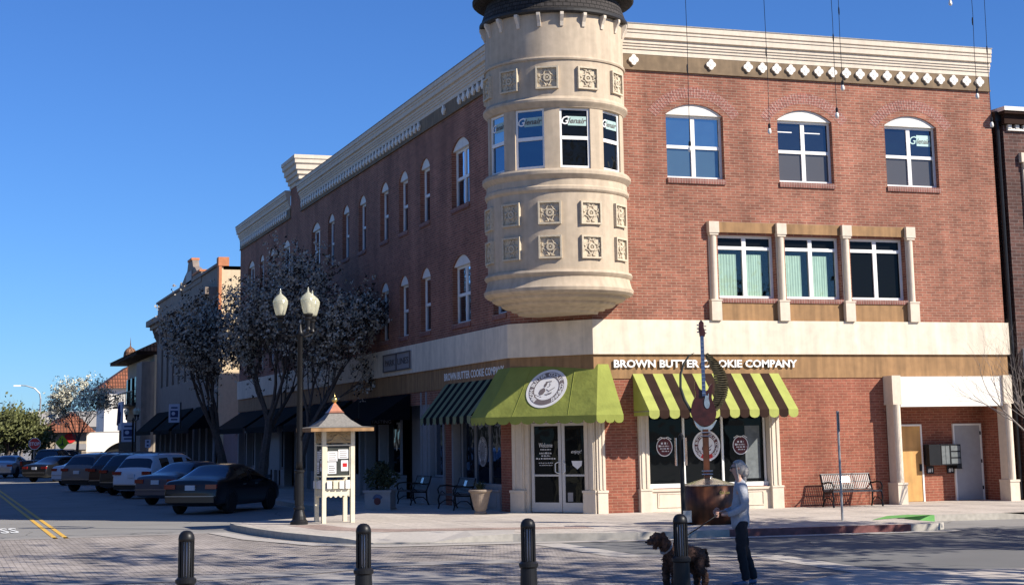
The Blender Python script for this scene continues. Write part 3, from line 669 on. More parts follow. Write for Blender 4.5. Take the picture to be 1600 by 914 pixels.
# seal on the slope
ctr = (Vector(B1)+Vector(B2)+Vector(T1)+Vector(T2))/4
Ux = (Vector(B2)-Vector(B1)).normalized(); up0 = ((Vector(T1)+Vector(T2))/2-(Vector(B1)+Vector(B2))/2); up = (up0-Ux*up0.dot(Ux)).normalized(); Nn = Ux.cross(up)
pos = (Vector(B1)+Vector(B2))/2 + up0*.54 + Ux*(-.02) + Nn*.004
FS = Matrix(((Ux.x,Nn.x,up.x,pos.x),(Ux.y,Nn.y,up.y,pos.y),(Ux.z,Nn.z,up.z,pos.z),(0,0,0,1)))
for fr_ in (.25,.75):
    a_ = Vector(B1).lerp(Vector(B2),fr_); c_ = Vector(T1).lerp(Vector(T2),fr_); q = MB(); q.tube([a_+Nn*.003,c_+Nn*.003],.006,4); q.build('seam', M['green'], GA)
baker_seal(FS, .60, GA)
# raised sign letters
q = MB(FR); q.text('BROWN BUTTER COOKIE COMPANY', .275, (3.26,.06,3.915), width=5.44, depth=.03, bold=.007); q.build('sign_lettering', M['letter'], BL, recalc=False)
q = MB(FL); q.text('BROWN BUTTER COOKIE COMPANY', .31, (-5.4,.034,3.87), width=5.7, depth=.006, bold=.004); q.build('sign_lettering', M['letter'], BL, recalc=False)
q = MB(FL); q.box(-15.25,-11.75,.10,.14,4.40,5.0); pq = q.build('wall_plaque', M['offwhite'], BL)
q = MB(FL)
for a in ((-15.25,-11.75,4.40,4.44),(-15.25,-11.75,4.96,5.0),(-15.25,-15.19,4.44,4.96),(-11.81,-11.75,4.44,4.96)): q.box(a[0],a[1],.141,.17,a[2],a[3])
q.box(-13.55,-13.45,.141,.17,4.44,4.96); q.text('PARK', .3, (-14.35,.145,4.60), width=1.3, depth=.01); q.text('LINES', .3, (-12.65,.145,4.60), width=1.35, depth=.01); q.build('plaque_lettering', M['ink'], pq, recalc=False)
# ------------------------------------------------------------------ chamfer entrance
for u0,u1 in ((.02,.40),(2.28,2.60)):
    q = MB(FC)
    q.box(u0,u1,-.1,.06,.7,2.75); q.box(u0-.03,u1+.03,-.1,.12,.15,.68); q.box(u0-.045,u1+.045,-.1,.14,.68,.74)
    q.box(u0+.04,u0+.12,.06,.085,.76,2.75); q.box(u1-.12,u1-.04,.06,.085,.76,2.75)
    q.build('pilaster', M['cream'], BL)
q = MB(FR); q.box(.0,.24,-.05,.06,.7,3.0); q.box(-.01,.27,-.05,.12,.15,.68); q.box(-.02,.285,-.05,.14,.68,.74); q.box(.06,.11,.06,.085,.76,3.0); q.box(.16,.21,.06,.085,.76,3.0); q.build('pilaster', M['cream'], BL)
q = MB(FC); q.box(.40,.52,-.2,.0,.15,2.75); q.box(2.36,2.46,-.2,-.0,.15,2.75); q.box(.52,2.36,-.2,-.02,2.52,2.75); q.build('door_surround', M['cream'], BL)
for i,(u0,u1,hx) in enumerate(((.55,1.49,1.36),(1.51,2.36,1.64))):
    q = MB(FC); d0,d1 = -.13,-.08
    q.box(u0,u0+.09,d0,d1,.17,2.5); q.box(u1-.09,u1,d0,d1,.17,2.5); q.box(u0+.09,u1-.09,d0,d1,.17,.42); q.box(u0+.09,u1-.09,d0,d1,2.42,2.5); q.box(u0+.09,u1-.09,d0+.01,d1-.01,1.10,1.15)
    dr = q.build('shop_door', M['alu'], BL)
    q = MB(FC); q.box(u0+.08,u1-.08,-.115,-.105,.40,2.43); q.build('pane', M['glass_dark'], dr)
    q = MB(FC); x = u1-.05 if i == 0 else u0+.05; s_ = -1 if i == 0 else 1
    q.tube([(x,-.08,1.17),(x+.04*s_,-.01,1.19),(x+.09*s_,.0,1.22),(x+.09*s_,.0,1.43),(x+.04*s_,-.01,1.46),(x,-.08,1.48)],.014,6); q.build('handle', M['white'], dr)
    q = MB(FC); y = -.102
    if i == 0:
        q.text('Welcome', .17, (1.0,y,1.86), width=.42, depth=.002, shear=.2)
        for k,(z,w2,h2) in enumerate(((1.785,.33,.04),(1.685,.40,.05),(1.62,.28,.035),(1.545,.62,.045),(1.44,.45,.025),(1.38,.4,.025))): strokes(q, 1.0, y, z, w2, h2, k+3)
        q.build('door_lettering', M['paper'], dr, recalc=False)
    else:
        q.text('enjoy!', .13, (1.95,y,1.70), width=.32, depth=.002, shear=.3); q.build('door_lettering', M['paper'], dr, recalc=False)
        q = MB(FC); q.tri([[(1.79,y,1.50),(1.83,y,1.38),(1.97,y,1.28),(2.10,y,1.38),(2.12,y,1.50)]]); q.build('door_sticker', M['paper'], dr, recalc=False)
        q = MB(FC); q.box(1.66,1.82,y,y+.003,.45,.68); q.box(2.22,2.30,y,y+.003,.46,.56); q.build('door_sticker', M['offwhite'], dr)
# brick piers of the left storefront
q = MB(FL); q.box(-3.0,-2.06,-.25,.0,.15,3.62); q.build('brick_pier', M['brick_low'], BL)
q = MB(FL); q.box(-8.3,-7.55,-.25,.0,.15,3.62); q.build('brick_pier', M['brick_low'], BL)
# ------------------------------------------------------------------ display window, right facade
def display(F, u0, u1, mull, z0=.86, z1=3.04, gl='glass_dark', fr='white', base='cream'):
    q = MB(F); d = .13
    q.box(u0,u0+.05,-d-.08,-d,z0,z1); q.box(u1-.05,u1,-d-.08,-d,z0,z1); q.box(u0+.05,u1-.05,-d-.08,-d,z1-.08,z1); q.box(u0-.02,u1+.02,-d-.08,-d+.06,z0-.13,z0)
    for m_ in mull: q.box(m_-.028,m_+.028,-d-.08,-d+.01,z0,z1-.08)
    w_ = q.build('display_window', M[fr], BL)
    q = MB(F); q.box(u0+.04,u1-.04,-d-.05,-d-.04,z0,z1-.06); q.build('pane', M[gl], w_)
    q = MB(F); q.box(u0-.06,u1+.06,-.2,.05,.15,z0-.13); q.box(u0-.06,u1+.06,.05,.09,z0-.19,z0-.131); q.build('stall_riser', M[base], w_)
    q = MB(F); q.box(u0+.25,u1-.25,.051,.056,.28,.60); 
    for a in ((u0+.2,u1-.2,.60,.63),(u0+.2,u1-.2,.25,.28),(u0+.2,u0+.23,.28,.60),(u1-.23,u1-.2,.28,.60)): q.box(a[0],a[1],.051,.07,a[2],a[3])
    q.build('riser_panel', M[base], w_)
    return w_
dw = display(FR, 1.50, 5.02, (2.585,3.725))
q = MB(FR); q.box(4.42,4.86,-.165,-.16,.95,2.35); q.build('window_poster', M['blind'], dw)
for u0,u1 in ((1.20,1.48),(5.05,5.34)):
    q = MB(FR); q.box(u0,u1,-.3,.10,.72,3.62); q.box(u0-.02,u1+.03,0,.16,.15,.70); q.box(u0-.03,u1+.04,0,.18,.70,.75); q.box(u0+.05,u0+.10,.1,.125,.76,3.6); q.box(u1-.10,u1-.05,.1,.125,.76,3.6); q.build('pilaster', M['cream'], BL)
FW = FR @ Matrix.Translation((3.26,-.155,1.83)); baker_seal(FW, .41, dw, ringmat='maroon', base='paper', foot=True)
for uu, zz in ((2.03,1.82),(4.28,1.83)):
    F2 = FR @ Matrix.Translation((uu,-.158,zz)); q = MB(F2); q.prism([(.235*math.cos(2*PI*k/32),0,.25*math.sin(2*PI*k/32)) for k in range(32)], (0,.004,0)); o = q.build('window_badge', M['paper'], dw)
    q = MB(F2); q.prism([(.212*math.cos(2*PI*k/32),.004,.227*math.sin(2*PI*k/32)) for k in range(32)], (0,.003,0)); q.build('badge_field', M['maroon'], o)
    q = MB(F2); [strokes(q, .01*k, .008, z, w2, h2, 20+k) for k,(z,w2,h2) in enumerate(((.07,.20,.055),(.005,.25,.04),(-.06,.30,.045),(-.125,.22,.035)))]
    q.box(-.17,-.12,.008,.01,0,.05); q.build('badge_lettering', M['paper'], o, recalc=False)
    q = MB(F2); q.tube([(-.2,.004,.2),(-.1,.004,.26),(0,.004,.22),(.1,.004,.26),(.2,.004,.2)],.012,5); q.build('badge_scroll', M['paper'], o)
# ------------------------------------------------------------------ portal at the right end
q = MB(FR); q.box(8.98,12.33,0,.40,2.80,3.63); PF = q.build('portal_fascia', M['white_rough'], BL)
for u0,u1 in ((8.70,8.98),(12.33,12.62)):
    q = MB(FR); q.box(u0,u1,0,.47,2.92,3.66); q.box(u0-.01,u1+.01,0,.49,2.86,2.92); q.box(u0+.03,u1-.03,.05,.42,.72,2.86); q.lathe([(.10,.74),(.10,2.86)], ((u0+u1)/2,.40), 14); q.box(u0,u1+.02,0,.5,.15,.68); q.box(u0-.01,u1+.035,0,.52,.68,.74)
    q.build('pilaster', M['cream'], BL)
q = MB(FR)
q.poly([(8.9,-.9,.15),(12.52,-.9,.15),(12.52,-.9,2.9),(8.9,-.9,2.9)]); q.poly([(12.52,-.9,.15),(12.52,0,.15),(12.52,0,2.9),(12.52,-.9,2.9)]); q.poly([(8.95,-.9,.15),(8.95,0,.15),(8.95,0,2.9),(8.95,-.9,2.9)])
q.build('wall', M['brick_low'], BL, recalc=False)
q = MB(FR); q.box(8.95,12.52,-.9,0,2.88,2.95); q.build('portal_soffit', M['cream'], BL)
q = MB(FR); q.box(11.50,12.36,-.90,-.86,.16,2.27); gd = q.build('side_door', M['greydoor'], BL, label='plain grey side door')
q = MB(FR); q.box(11.45,11.50,-.9,-.84,.15,2.32); q.box(12.36,12.41,-.9,-.84,.15,2.32); q.box(11.50,12.36,-.9,-.84,2.27,2.32); q.build('door_frame', M['white'], gd)
q = MB(FR); q.tube([(11.56,-.86,1.05),(11.56,-.80,1.05),(11.68,-.80,1.05)],.016,6); q.build('handle', M['metal'], gd)
q = MB(FR); [q.box(12.35,12.38,-.855,-.83,z,z+.1) for z in (.45,1.2,2.0)]; q.build('hinge', M['black'], gd)
q = MB(FR); q.box(9.72,10.36,-.90,-.86,.16,2.27); wd = q.build('side_door', M['wood'], BL, label='yellow wooden side door')
q = MB(FR); q.box(10.36,10.41,-.9,-.84,.15,2.32); q.box(9.66,10.36,-.9,-.84,2.27,2.32); q.build('door_frame', M['white'], wd)
q = MB(FR); q.box(10.28,10.34,-.86,-.82,1.0,1.2); q.build('handle', M['black'], wd)
q = MB(FR)
for x0,x1,z0,z1 in ((10.45,10.83,1.16,1.74),(10.84,11.13,1.16,1.74),(11.14,11.50,1.16,1.74)): q.box(x0,x1,-.86,-.58,z0,z1)
q.box(11.36,11.52,-.86,-.60,1.05,1.2)
mb = q.build('mailbox_bank', M['black'], BL)
q = MB(FR)
for k in range(3):
    q.box(11.17,11.47,-.58,-.572,1.20+.18*k,1.34+.18*k)
for k in range(2): q.box(10.86+.135*k,10.98+.135*k,-.58,-.572,1.19,1.70)
q.build('mailbox_door', M['metal2'] if 'metal2' in M else M['blind'], mb)
for u in (10.62,11.30):
    q = MB(FR); q.box(u-.12,u+.12,-.86,-.84,.92,1.14); o = q.build('number_plate', M['black'], BL)
    q = MB(FR); q.text('#1', .15, (u,-.838,.97), width=.15, depth=.002, bold=.003); q.build('plate_lettering', M['paper'], o, recalc=False)
# ------------------------------------------------------------------ left storefronts
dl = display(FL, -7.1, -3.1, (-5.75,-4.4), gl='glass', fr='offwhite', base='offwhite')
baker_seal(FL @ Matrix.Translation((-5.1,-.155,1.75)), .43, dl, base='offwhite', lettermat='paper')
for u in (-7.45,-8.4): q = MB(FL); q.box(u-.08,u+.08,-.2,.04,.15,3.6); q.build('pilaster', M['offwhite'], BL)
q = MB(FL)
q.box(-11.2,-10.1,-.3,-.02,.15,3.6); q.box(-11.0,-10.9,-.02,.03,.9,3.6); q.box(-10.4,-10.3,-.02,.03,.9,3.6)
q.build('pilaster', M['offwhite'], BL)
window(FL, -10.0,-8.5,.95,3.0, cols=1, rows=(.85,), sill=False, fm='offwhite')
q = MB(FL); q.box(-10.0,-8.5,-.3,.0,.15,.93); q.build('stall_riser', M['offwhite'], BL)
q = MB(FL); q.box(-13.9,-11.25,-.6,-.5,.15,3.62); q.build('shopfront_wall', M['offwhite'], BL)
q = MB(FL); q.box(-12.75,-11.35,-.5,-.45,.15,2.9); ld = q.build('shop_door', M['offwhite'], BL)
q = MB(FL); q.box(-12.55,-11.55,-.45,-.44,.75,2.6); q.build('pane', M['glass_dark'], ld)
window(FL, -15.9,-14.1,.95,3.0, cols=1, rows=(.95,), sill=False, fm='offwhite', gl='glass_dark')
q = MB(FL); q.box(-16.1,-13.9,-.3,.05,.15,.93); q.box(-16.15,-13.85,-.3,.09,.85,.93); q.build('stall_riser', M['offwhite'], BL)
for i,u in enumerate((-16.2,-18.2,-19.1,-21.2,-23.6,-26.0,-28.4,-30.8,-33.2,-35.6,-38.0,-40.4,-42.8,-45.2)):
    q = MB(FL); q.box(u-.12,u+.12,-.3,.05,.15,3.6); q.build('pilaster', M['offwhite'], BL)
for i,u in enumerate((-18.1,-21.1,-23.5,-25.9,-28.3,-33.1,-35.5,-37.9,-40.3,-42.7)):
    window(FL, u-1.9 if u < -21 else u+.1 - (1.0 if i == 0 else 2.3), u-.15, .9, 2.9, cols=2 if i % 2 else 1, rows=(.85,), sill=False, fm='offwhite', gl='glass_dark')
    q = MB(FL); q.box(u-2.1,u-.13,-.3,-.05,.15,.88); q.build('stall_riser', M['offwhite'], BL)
def dark_awning(u0,u1,p=1.35,zt=3.6,zb=2.75,par=BL,F=FL,m='black_fabric'):
    q = MB(F); q.poly([(u0,p,zb),(u1,p,zb),(u1,.04,zt),(u0,.04,zt)]); q.poly([(u0,p,zb),(u0,.04,zt),(u0,.04,zb)]); q.poly([(u1,p,zb),(u1,.04,zt),(u1,.04,zb)]); q.poly([(u0,p,zb),(u1,p,zb),(u1,p,zb-.25),(u0,p,zb-.25)])
    return q.build('awning', M[m], par, recalc=False)
for a in ((-19.4,-12.2),(-27.0,-20.3),(-35.5,-28.2),(-44.5,-36.5)): dark_awning(*a)
# hanging WINE TASTING board
hs = thing('hanging_sign', (-2.3,13.9,2.75), label='small dark hanging board lettered WINE TASTING', cat='sign')
F = frame((-2.95,14.3),(1,-.35)); q = MB(F); q.box(-.05,1.28,-.02,.02,2.62,2.84); q.build('board', M['blackbrown'] if 'blackbrown' in M else M['choc'], hs)
q = MB(F); q.text('WINE TASTING', .15, (.62,.022,2.67), width=1.15, depth=.004, bold=.002); q.build('board_lettering', M['offwhite'], hs, recalc=False)
q = MB(F); q.tube([(.1,0,2.84),(.1,0,3.5)],.008,5); q.tube([(1.15,0,2.84),(1.15,0,3.5)],.008,5); q.build('chain', M['black'], hs)
# ------------------------------------------------------------------ right neighbour
NB = thing('brick_neighbour', (18,.3,.15), label='dark brown brick building with white trim at the right edge', cat='building')
q = MB(); q.box(13.18,24,-.08,14,.1,11.0); q.build('wall', M['brick_dark'], NB)
q = MB(); q.box(13.10,24.1,-.28,0,11.02,11.30); q.box(13.02,24.1,-.42,.2,11.30,11.38); q.build('cornice', M['blacktrim'] if 'blacktrim' in M else M['choc'], NB)
q = MB(); q.box(13.0,24.1,-.46,14,11.381,11.50); q.build('coping', M['white_rough'], NB)
q = MB(); q.box(13.3,24.0,-.16,-.08,10.84,10.90)
for k in range(40): q.box(13.3+.26*k,13.42+.26*k,-.18,-.08,10.90,11.015)
q.build('dentil_course', M['white_rough'], NB)
q = MB(); q.box(13.66,16.6,-.22,-.08,9.9,10.18); q.box(13.74,16.4,-.20,-.08,9.72,9.9); q.box(13.74,14.0,-.16,-.08,5.6,9.72); q.build('window_surround', M['cream'], NB)
q = MB(); q.box(14.0,16.2,-.12,-.09,5.8,9.7); q.build('window', M['glass_dark'], NB)
q = MB(); q.box(13.35,14.3,-.5,-.08,4.25,4.45); q.box(13.35,13.5,-.5,-.08,3.75,4.25); q.box(13.35,14.3,-.5,-.08,3.66,3.75); q.build('sign_box', M['white'], NB)
q = MB(); q.box(13.2,24,-.3,-.09,.15,3.6); q.build('shopfront', M['dark'], NB)
q = MB(); q.box(13.3,14.2,-.42,-.3,.15,1.3); q.build('planter_wall', M['cream'], NB)
dp = MB(); dp.tube([(13.0,-.05,.2),(13.0,-.05,11.3)],.06,8); dp.box(12.9,13.1,-.12,.05,11.1,11.4); dp.build('downpipe', M['black'], NB)
# ------------------------------------------------------------------ more materials
M['globe'] = None
q_ = D.materials.new('lamp_globe'); q_.use_nodes = True; n = q_.node_tree.nodes; l = q_.node_tree.links; n.remove(n['Principled BSDF'])
t1 = n.new('ShaderNodeBsdfTransparent'); t1.inputs[0].default_value = (.9,.9,.85,1)
t2 = n.new('ShaderNodeBsdfTranslucent'); t2.inputs[0].default_value = (.92,.90,.72,1)
t3 = n.new('ShaderNodeBsdfDiffuse'); t3.inputs[0].default_value = (.86,.84,.66,1)
g1 = n.new('ShaderNodeBsdfGlossy'); g1.inputs['Roughness'].default_value = .12
a1 = n.new('ShaderNodeMixShader'); a1.inputs[0].default_value = .5; a2 = n.new('ShaderNodeMixShader'); a2.inputs[0].default_value = .62; a3 = n.new('ShaderNodeMixShader'); a3.inputs[0].default_value = .10
l.new(t2.outputs[0], a1.inputs[1]); l.new(t3.outputs[0], a1.inputs[2]); l.new(t1.outputs[0], a2.inputs[1]); l.new(a1.outputs[0], a2.inputs[2]); l.new(a2.outputs[0], a3.inputs[1]); l.new(g1.outputs[0], a3.inputs[2]); l.new(a3.outputs[0], n['Material Output'].inputs[0])
M['globe'] = q_
M['bulb'] = mat('bulb_glass', (.75,.72,.65), .15, var=0)
M['copper'] = mat('copper', (.62,.27,.16), .35, metal=.7, var=.15)
M['rust'] = mat('rusted_copper', (.095,.032,.013), .5, metal=.2, var=.45, scale=3, streak=.6, big=.3)
M['brass'] = mat('brass', (.70,.48,.16), .25, metal=.9, var=.05)
M['roof_grey'] = mat('kiosk_shingle', (.20,.185,.165), .85, var=.2, scale=20, bump=.4)
M['kcream'] = mat('kiosk_cream', (.66,.60,.45), .65, var=.08, scale=8)
M['kwood'] = mat('kiosk_carving', (.36,.27,.15), .8, var=.25, scale=14, bump=.5)
M['board'] = mat('notice_board', (.035,.04,.035), .8, var=.2)
M['steel'] = mat('polished_steel', (.55,.53,.50), .25, metal=.9, var=.2, scale=9)
M['guitar'] = mat('guitar_red', (.045,.011,.009), .25, var=.35, scale=7)
M['blue_neck'] = mat('blue_neck', (.04,.07,.16), .4, var=.3, scale=18)
M['bark'] = mat('bark', (.085,.065,.055), .9, var=.3, scale=12, bump=.6, dist=.02)
M['bark_pale'] = mat('bark_pale', (.20,.17,.15), .9, var=.3, scale=12)
M['blossom'] = mat('blossom', (.46,.41,.34), .8, var=.35, scale=3); M['twig_leaf'] = mat('dark_young_leaf', (.022,.016,.011), .8, var=.4, scale=3)  # pear blossom darkened: the building's shade is put into its colour
M['blossom_lit'] = mat('blossom_cream_lit', (.68,.65,.50), .8, var=.25, scale=2)
M['leaf'] = mat('leaf_green', (.055,.085,.025), .7, var=.5, scale=1.2)
M['leaf2'] = mat('leaf_olive', (.10,.11,.035), .7, var=.5, scale=1.2)
M['leaf_dark'] = mat('leaf_dark', (.025,.04,.018), .7, var=.5, scale=1.2)
M['skin'] = mat('skin', (.50,.29,.21), .55, var=.05)
M['hair'] = mat('grey_hair', (.30,.275,.25), .6, var=.3, scale=30)
M['jacket'] = mat('blue_grey_fleece', (.33,.34,.37), .9, var=.12, scale=30, bump=.4)
M['trousers'] = mat('black_denim', (.012,.012,.015), .85, var=.25, scale=20)
M['shoe'] = mat('blue_shoe', (.10,.14,.22), .6, var=.2)
M['fur'] = mat('brown_fur', (.085,.042,.026), .85, var=.55, scale=16, bump=1.0, dist=.02)
M['terracotta'] = mat('planter_stone', (.27,.21,.16), .8, var=.12, scale=10)
M['plaster_tan'] = mat('tan_plaster', (.38,.31,.23), .85, var=.08, streak=.1)
M['plaster_cream'] = mat('cream_plaster', (.66,.52,.34), .85, var=.06, streak=.06)
M['stone_grey'] = mat('facade_stone', (.25,.20,.165), .85, var=.1, scale=2, streak=.15)
M['orange_trim'] = mat('orange_trim', (.52,.20,.09), .8, var=.12)
M['tile'] = brick_mat('roof_tiles', (.36,.13,.07), (.24,.09,.05), (.12,.05,.03), bw=.25, bh=.36, ms=.05, off=0, bump=1, grime=.35)
M['tile_b'] = brick_mat('roof_tiles_brown', (.33,.17,.10), (.24,.12,.075), (.09,.05,.03), bw=.25, bh=.36, ms=.05, off=0, bump=1, grime=.35)
M['pinkwall'] = mat('pink_fence', (.30,.20,.19), .8, var=.08, streak=.1)
M['slate'] = mat('slate_render', (.05,.05,.055), .9, var=.1)
M['tyre'] = mat('tyre', (.015,.015,.015), .85, var=.1)
M['rim'] = mat('rim', (.35,.35,.36), .3, metal=.8, var=.05)
M['taillight'] = mat('tail_light', (.25,.01,.01), .15, var=0, spec=.8)
M['plate'] = mat('number_plate_white', (.6,.62,.66), .5, var=.1, scale=60)
M['carglass'] = glass_mat('car_glass', (.75,.85,1), base=.10, dark=(.006,.007,.008), wob=0.0005)
M['yellow_sign'] = mat('yellow_green_sign', (.62,.72,.02), .5, var=0)
M['trim'] = mat('black_trim', (.02,.02,.02), .6, var=.1)
def paint(name, col, metal=.3):
    m_ = mat(name, col, .28, metal=metal, var=.02, spec=.6); m_.node_tree.nodes['Principled BSDF'].inputs['Coat Weight'].default_value = .35; return m_
# ------------------------------------------------------------------ street lamp
def street_lamp(loc, rz, label, h=4.67, group=None, sc=1.0):
    r = thing('street_lamp', loc, rz, label=label, cat='street lamp', group=group)
    q = MB(); q.lathe([(.215,0),(.215,.07),(.19,.10),(.17,.12),(.155,.20),(.125,.30),(.11,.36)], n=24); q.lathe([(.135,.36),(.135,.40),(.105,.44),(.10,1.22),(.125,1.24),(.125,1.28),(.10,1.30)], n=24); q.build('base', M['black'], r, world=False, smooth=False)
    q = MB()
    for k in range(12): a = k*PI/6; q.tube([(.098*math.sin(a),.098*math.cos(a),.46),(.092*math.sin(a),.092*math.cos(a),1.2)],.012,5)
    q.build('fluting', M['black'], r, world=False)
    q = MB(); q.lathe([(.085,1.30),(.072,1.5),(.062,h-.15),(.085,h-.12),(.085,h-.06),(.05,h),(.03,h+.12),(.0,h+.16)], n=16); q.build('pole', M['black'], r, world=False, smooth=True)
    for k in range(3):
        a = PI/2*2 + k*2*PI/3; dx, dy = math.cos(a), math.sin(a); R0 = .49
        q = MB(); q.tube([(0,0,h-.10),(dx*.2,dy*.2,h-.16),(dx*R0,dy*R0,h-.08),(dx*R0,dy*R0,h+.02)],.028,6)
        q.lathe([(.03,h-.06),(.07,h-.02),(.05,h+.04),(.06,h+.2),(.10,h+.24),(.10,h+.27),(.075,h+.29),(.12,h+.34),(.12,h+.36)], (dx*R0,dy*R0), 14); arm = q.build('arm', M['black'], r, world=False)
        q = MB(); z0 = h+.36; q.lathe([(.10,z0),(.12,z0+.04),(.165,z0+.20),(.185,z0+.30),(.18,z0+.34)], (dx*R0,dy*R0), 20); q.build('globe', M['globe'], r, world=False, smooth=True)
        q = MB(); q.lathe([(.188,z0+.335),(.188,z0+.345),(.145,z0+.43),(.07,z0+.50),(.03,z0+.53),(.018,z0+.58),(.022,z0+.60),(.0,z0+.66)], (dx*R0,dy*R0), 20); q.build('globe_cap', M['globe'], r, world=False, smooth=True)
        q = MB(); q.lathe([(.04,z0),(.05,z0+.08),(.07,z0+.14),(.075,z0+.2),(.05,z0+.27),(.0,z0+.29)], (dx*R0,dy*R0), 12); q.build('bulb', M['bulb'], r, world=False, smooth=True)
    return r
L1 = street_lamp((-7.94,-.48,.15), R(-19+180-180), 'tall black three-globe street lamp beside the notice kiosk on the corner', group='three-globe street lamps')
L2 = copy_tree(L1); L2.location = (-4.2,70.8,.15); L2.rotation_euler.z = R(-20); L2.scale = (.92,.92,.76); L2['label'] = 'far street lamp between the parked cars and the tiled-roof building'
L3 = copy_tree(L1); L3.location = (-8.0,119,.0); L3.rotation_euler.z = R(40); L3.scale = (.95,.95,.93); L3['label'] = 'distant street lamp behind the stop sign'
# ------------------------------------------------------------------ bollards
def bollard(loc, label):
    r = thing('bollard', loc, R(10), label=label, cat='bollard', group='black bollards along the near kerb')
    q = MB(); q.lathe([(.16,0),(.16,.05),(.12,.09),(.11,.40),(.132,.42),(.132,.46),(.11,.48),(.098,.49)], n=24); q.build('base', M['black'], r, world=False)
    q = MB(); q.lathe([(.077,.49),(.077,.93)], n=24); q.build('light_core', M['core'], r, world=False, smooth=True)
    q = MB()
    for k in range(14):
        T = Matrix.Rotation(2*PI*k/14,4,'Z'); q.box(-.011,.011,.078,.099,.48,.93, T=T)
    q.build('cage_bars', M['black'], r, world=False)
    q = MB(); q.lathe([(.10,.925),(.102,.96),(.094,1.0),(.072,1.035),(.04,1.055),(.0,1.06)], n=24); q.build('dome_cap', M['black'], r, world=False, smooth=True)
    return r
M['core'] = mat('frosted_core', (.62,.62,.64), .5, var=.05)
B1 = bollard((-13.26,-19.21,0), 'black slotted bollard nearest the left edge of the photo')
for p_, lb in (((-10.91,-18.92,0),'black slotted bollard in front of the notice kiosk'), ((-8.64,-19.0,0),'black slotted bollard in front of the shop entrance doors'), ((-6.45,-19.16,0),'black slotted bollard in front of the brown dog')):
    o = copy_tree(B1); o.location = p_; o['label'] = lb
# ------------------------------------------------------------------ kiosk
K = thing('notice_kiosk', (-6.95,.05,.15), R(1.5), label='cream wooden notice kiosk with shingled roof, copper cap and pinned flyers', cat='kiosk')
h = .36
for x in (-h,h):
    for y in (-h,h):
        q = MB(); q.box(x-.05,x+.05,y-.05,y+.05,0,2.22); q.build('post', M['kcream'], K, world=False)
q = MB(); s = .79; q.box(-s,s,-s,s,2.20,2.29); q.build('eave', M['kwood2'] if 'kwood2' in M else M['copper_dull'] if 'copper_dull' in M else M['tan'], K, world=False)
q = MB(); vs = []
for s_,z in ((.80,2.292),(.55,2.32),(.33,2.48),(.165,2.655)): vs += [(-s_,-s_,z),(s_,-s_,z),(s_,s_,z),(-s_,s_,z)]
q.add(vs, [(i*4+j,i*4+(j+1)%4,(i+1)*4+(j+1)%4,(i+1)*4+j) for i in range(3) for j in range(4)]+[(3,2,1,0),(12,13,14,15)]); q.build('roof', M['roof_grey'], K, world=False)
q = MB(); vs = []
for s_,z in ((.20,2.655),(.155,2.70),(.03,2.89)): vs += [(-s_,-s_,z),(s_,-s_,z),(s_,s_,z),(-s_,s_,z)]
q.add(vs, [(i*4+j,i*4+(j+1)%4,(i+1)*4+(j+1)%4,(i+1)*4+j) for i in range(2) for j in range(4)]+[(3,2,1,0),(8,9,10,11)]); q.build('copper_cap', M['copper'], K, world=False)
q = MB(); q.lathe([(.02,2.88),(.02,2.90),(.06,2.93),(.075,2.97),(.06,3.02),(.02,3.045),(.012,3.06),(.0,3.17)], n=16); q.build('finial', M['brass'], K, world=False, smooth=True)
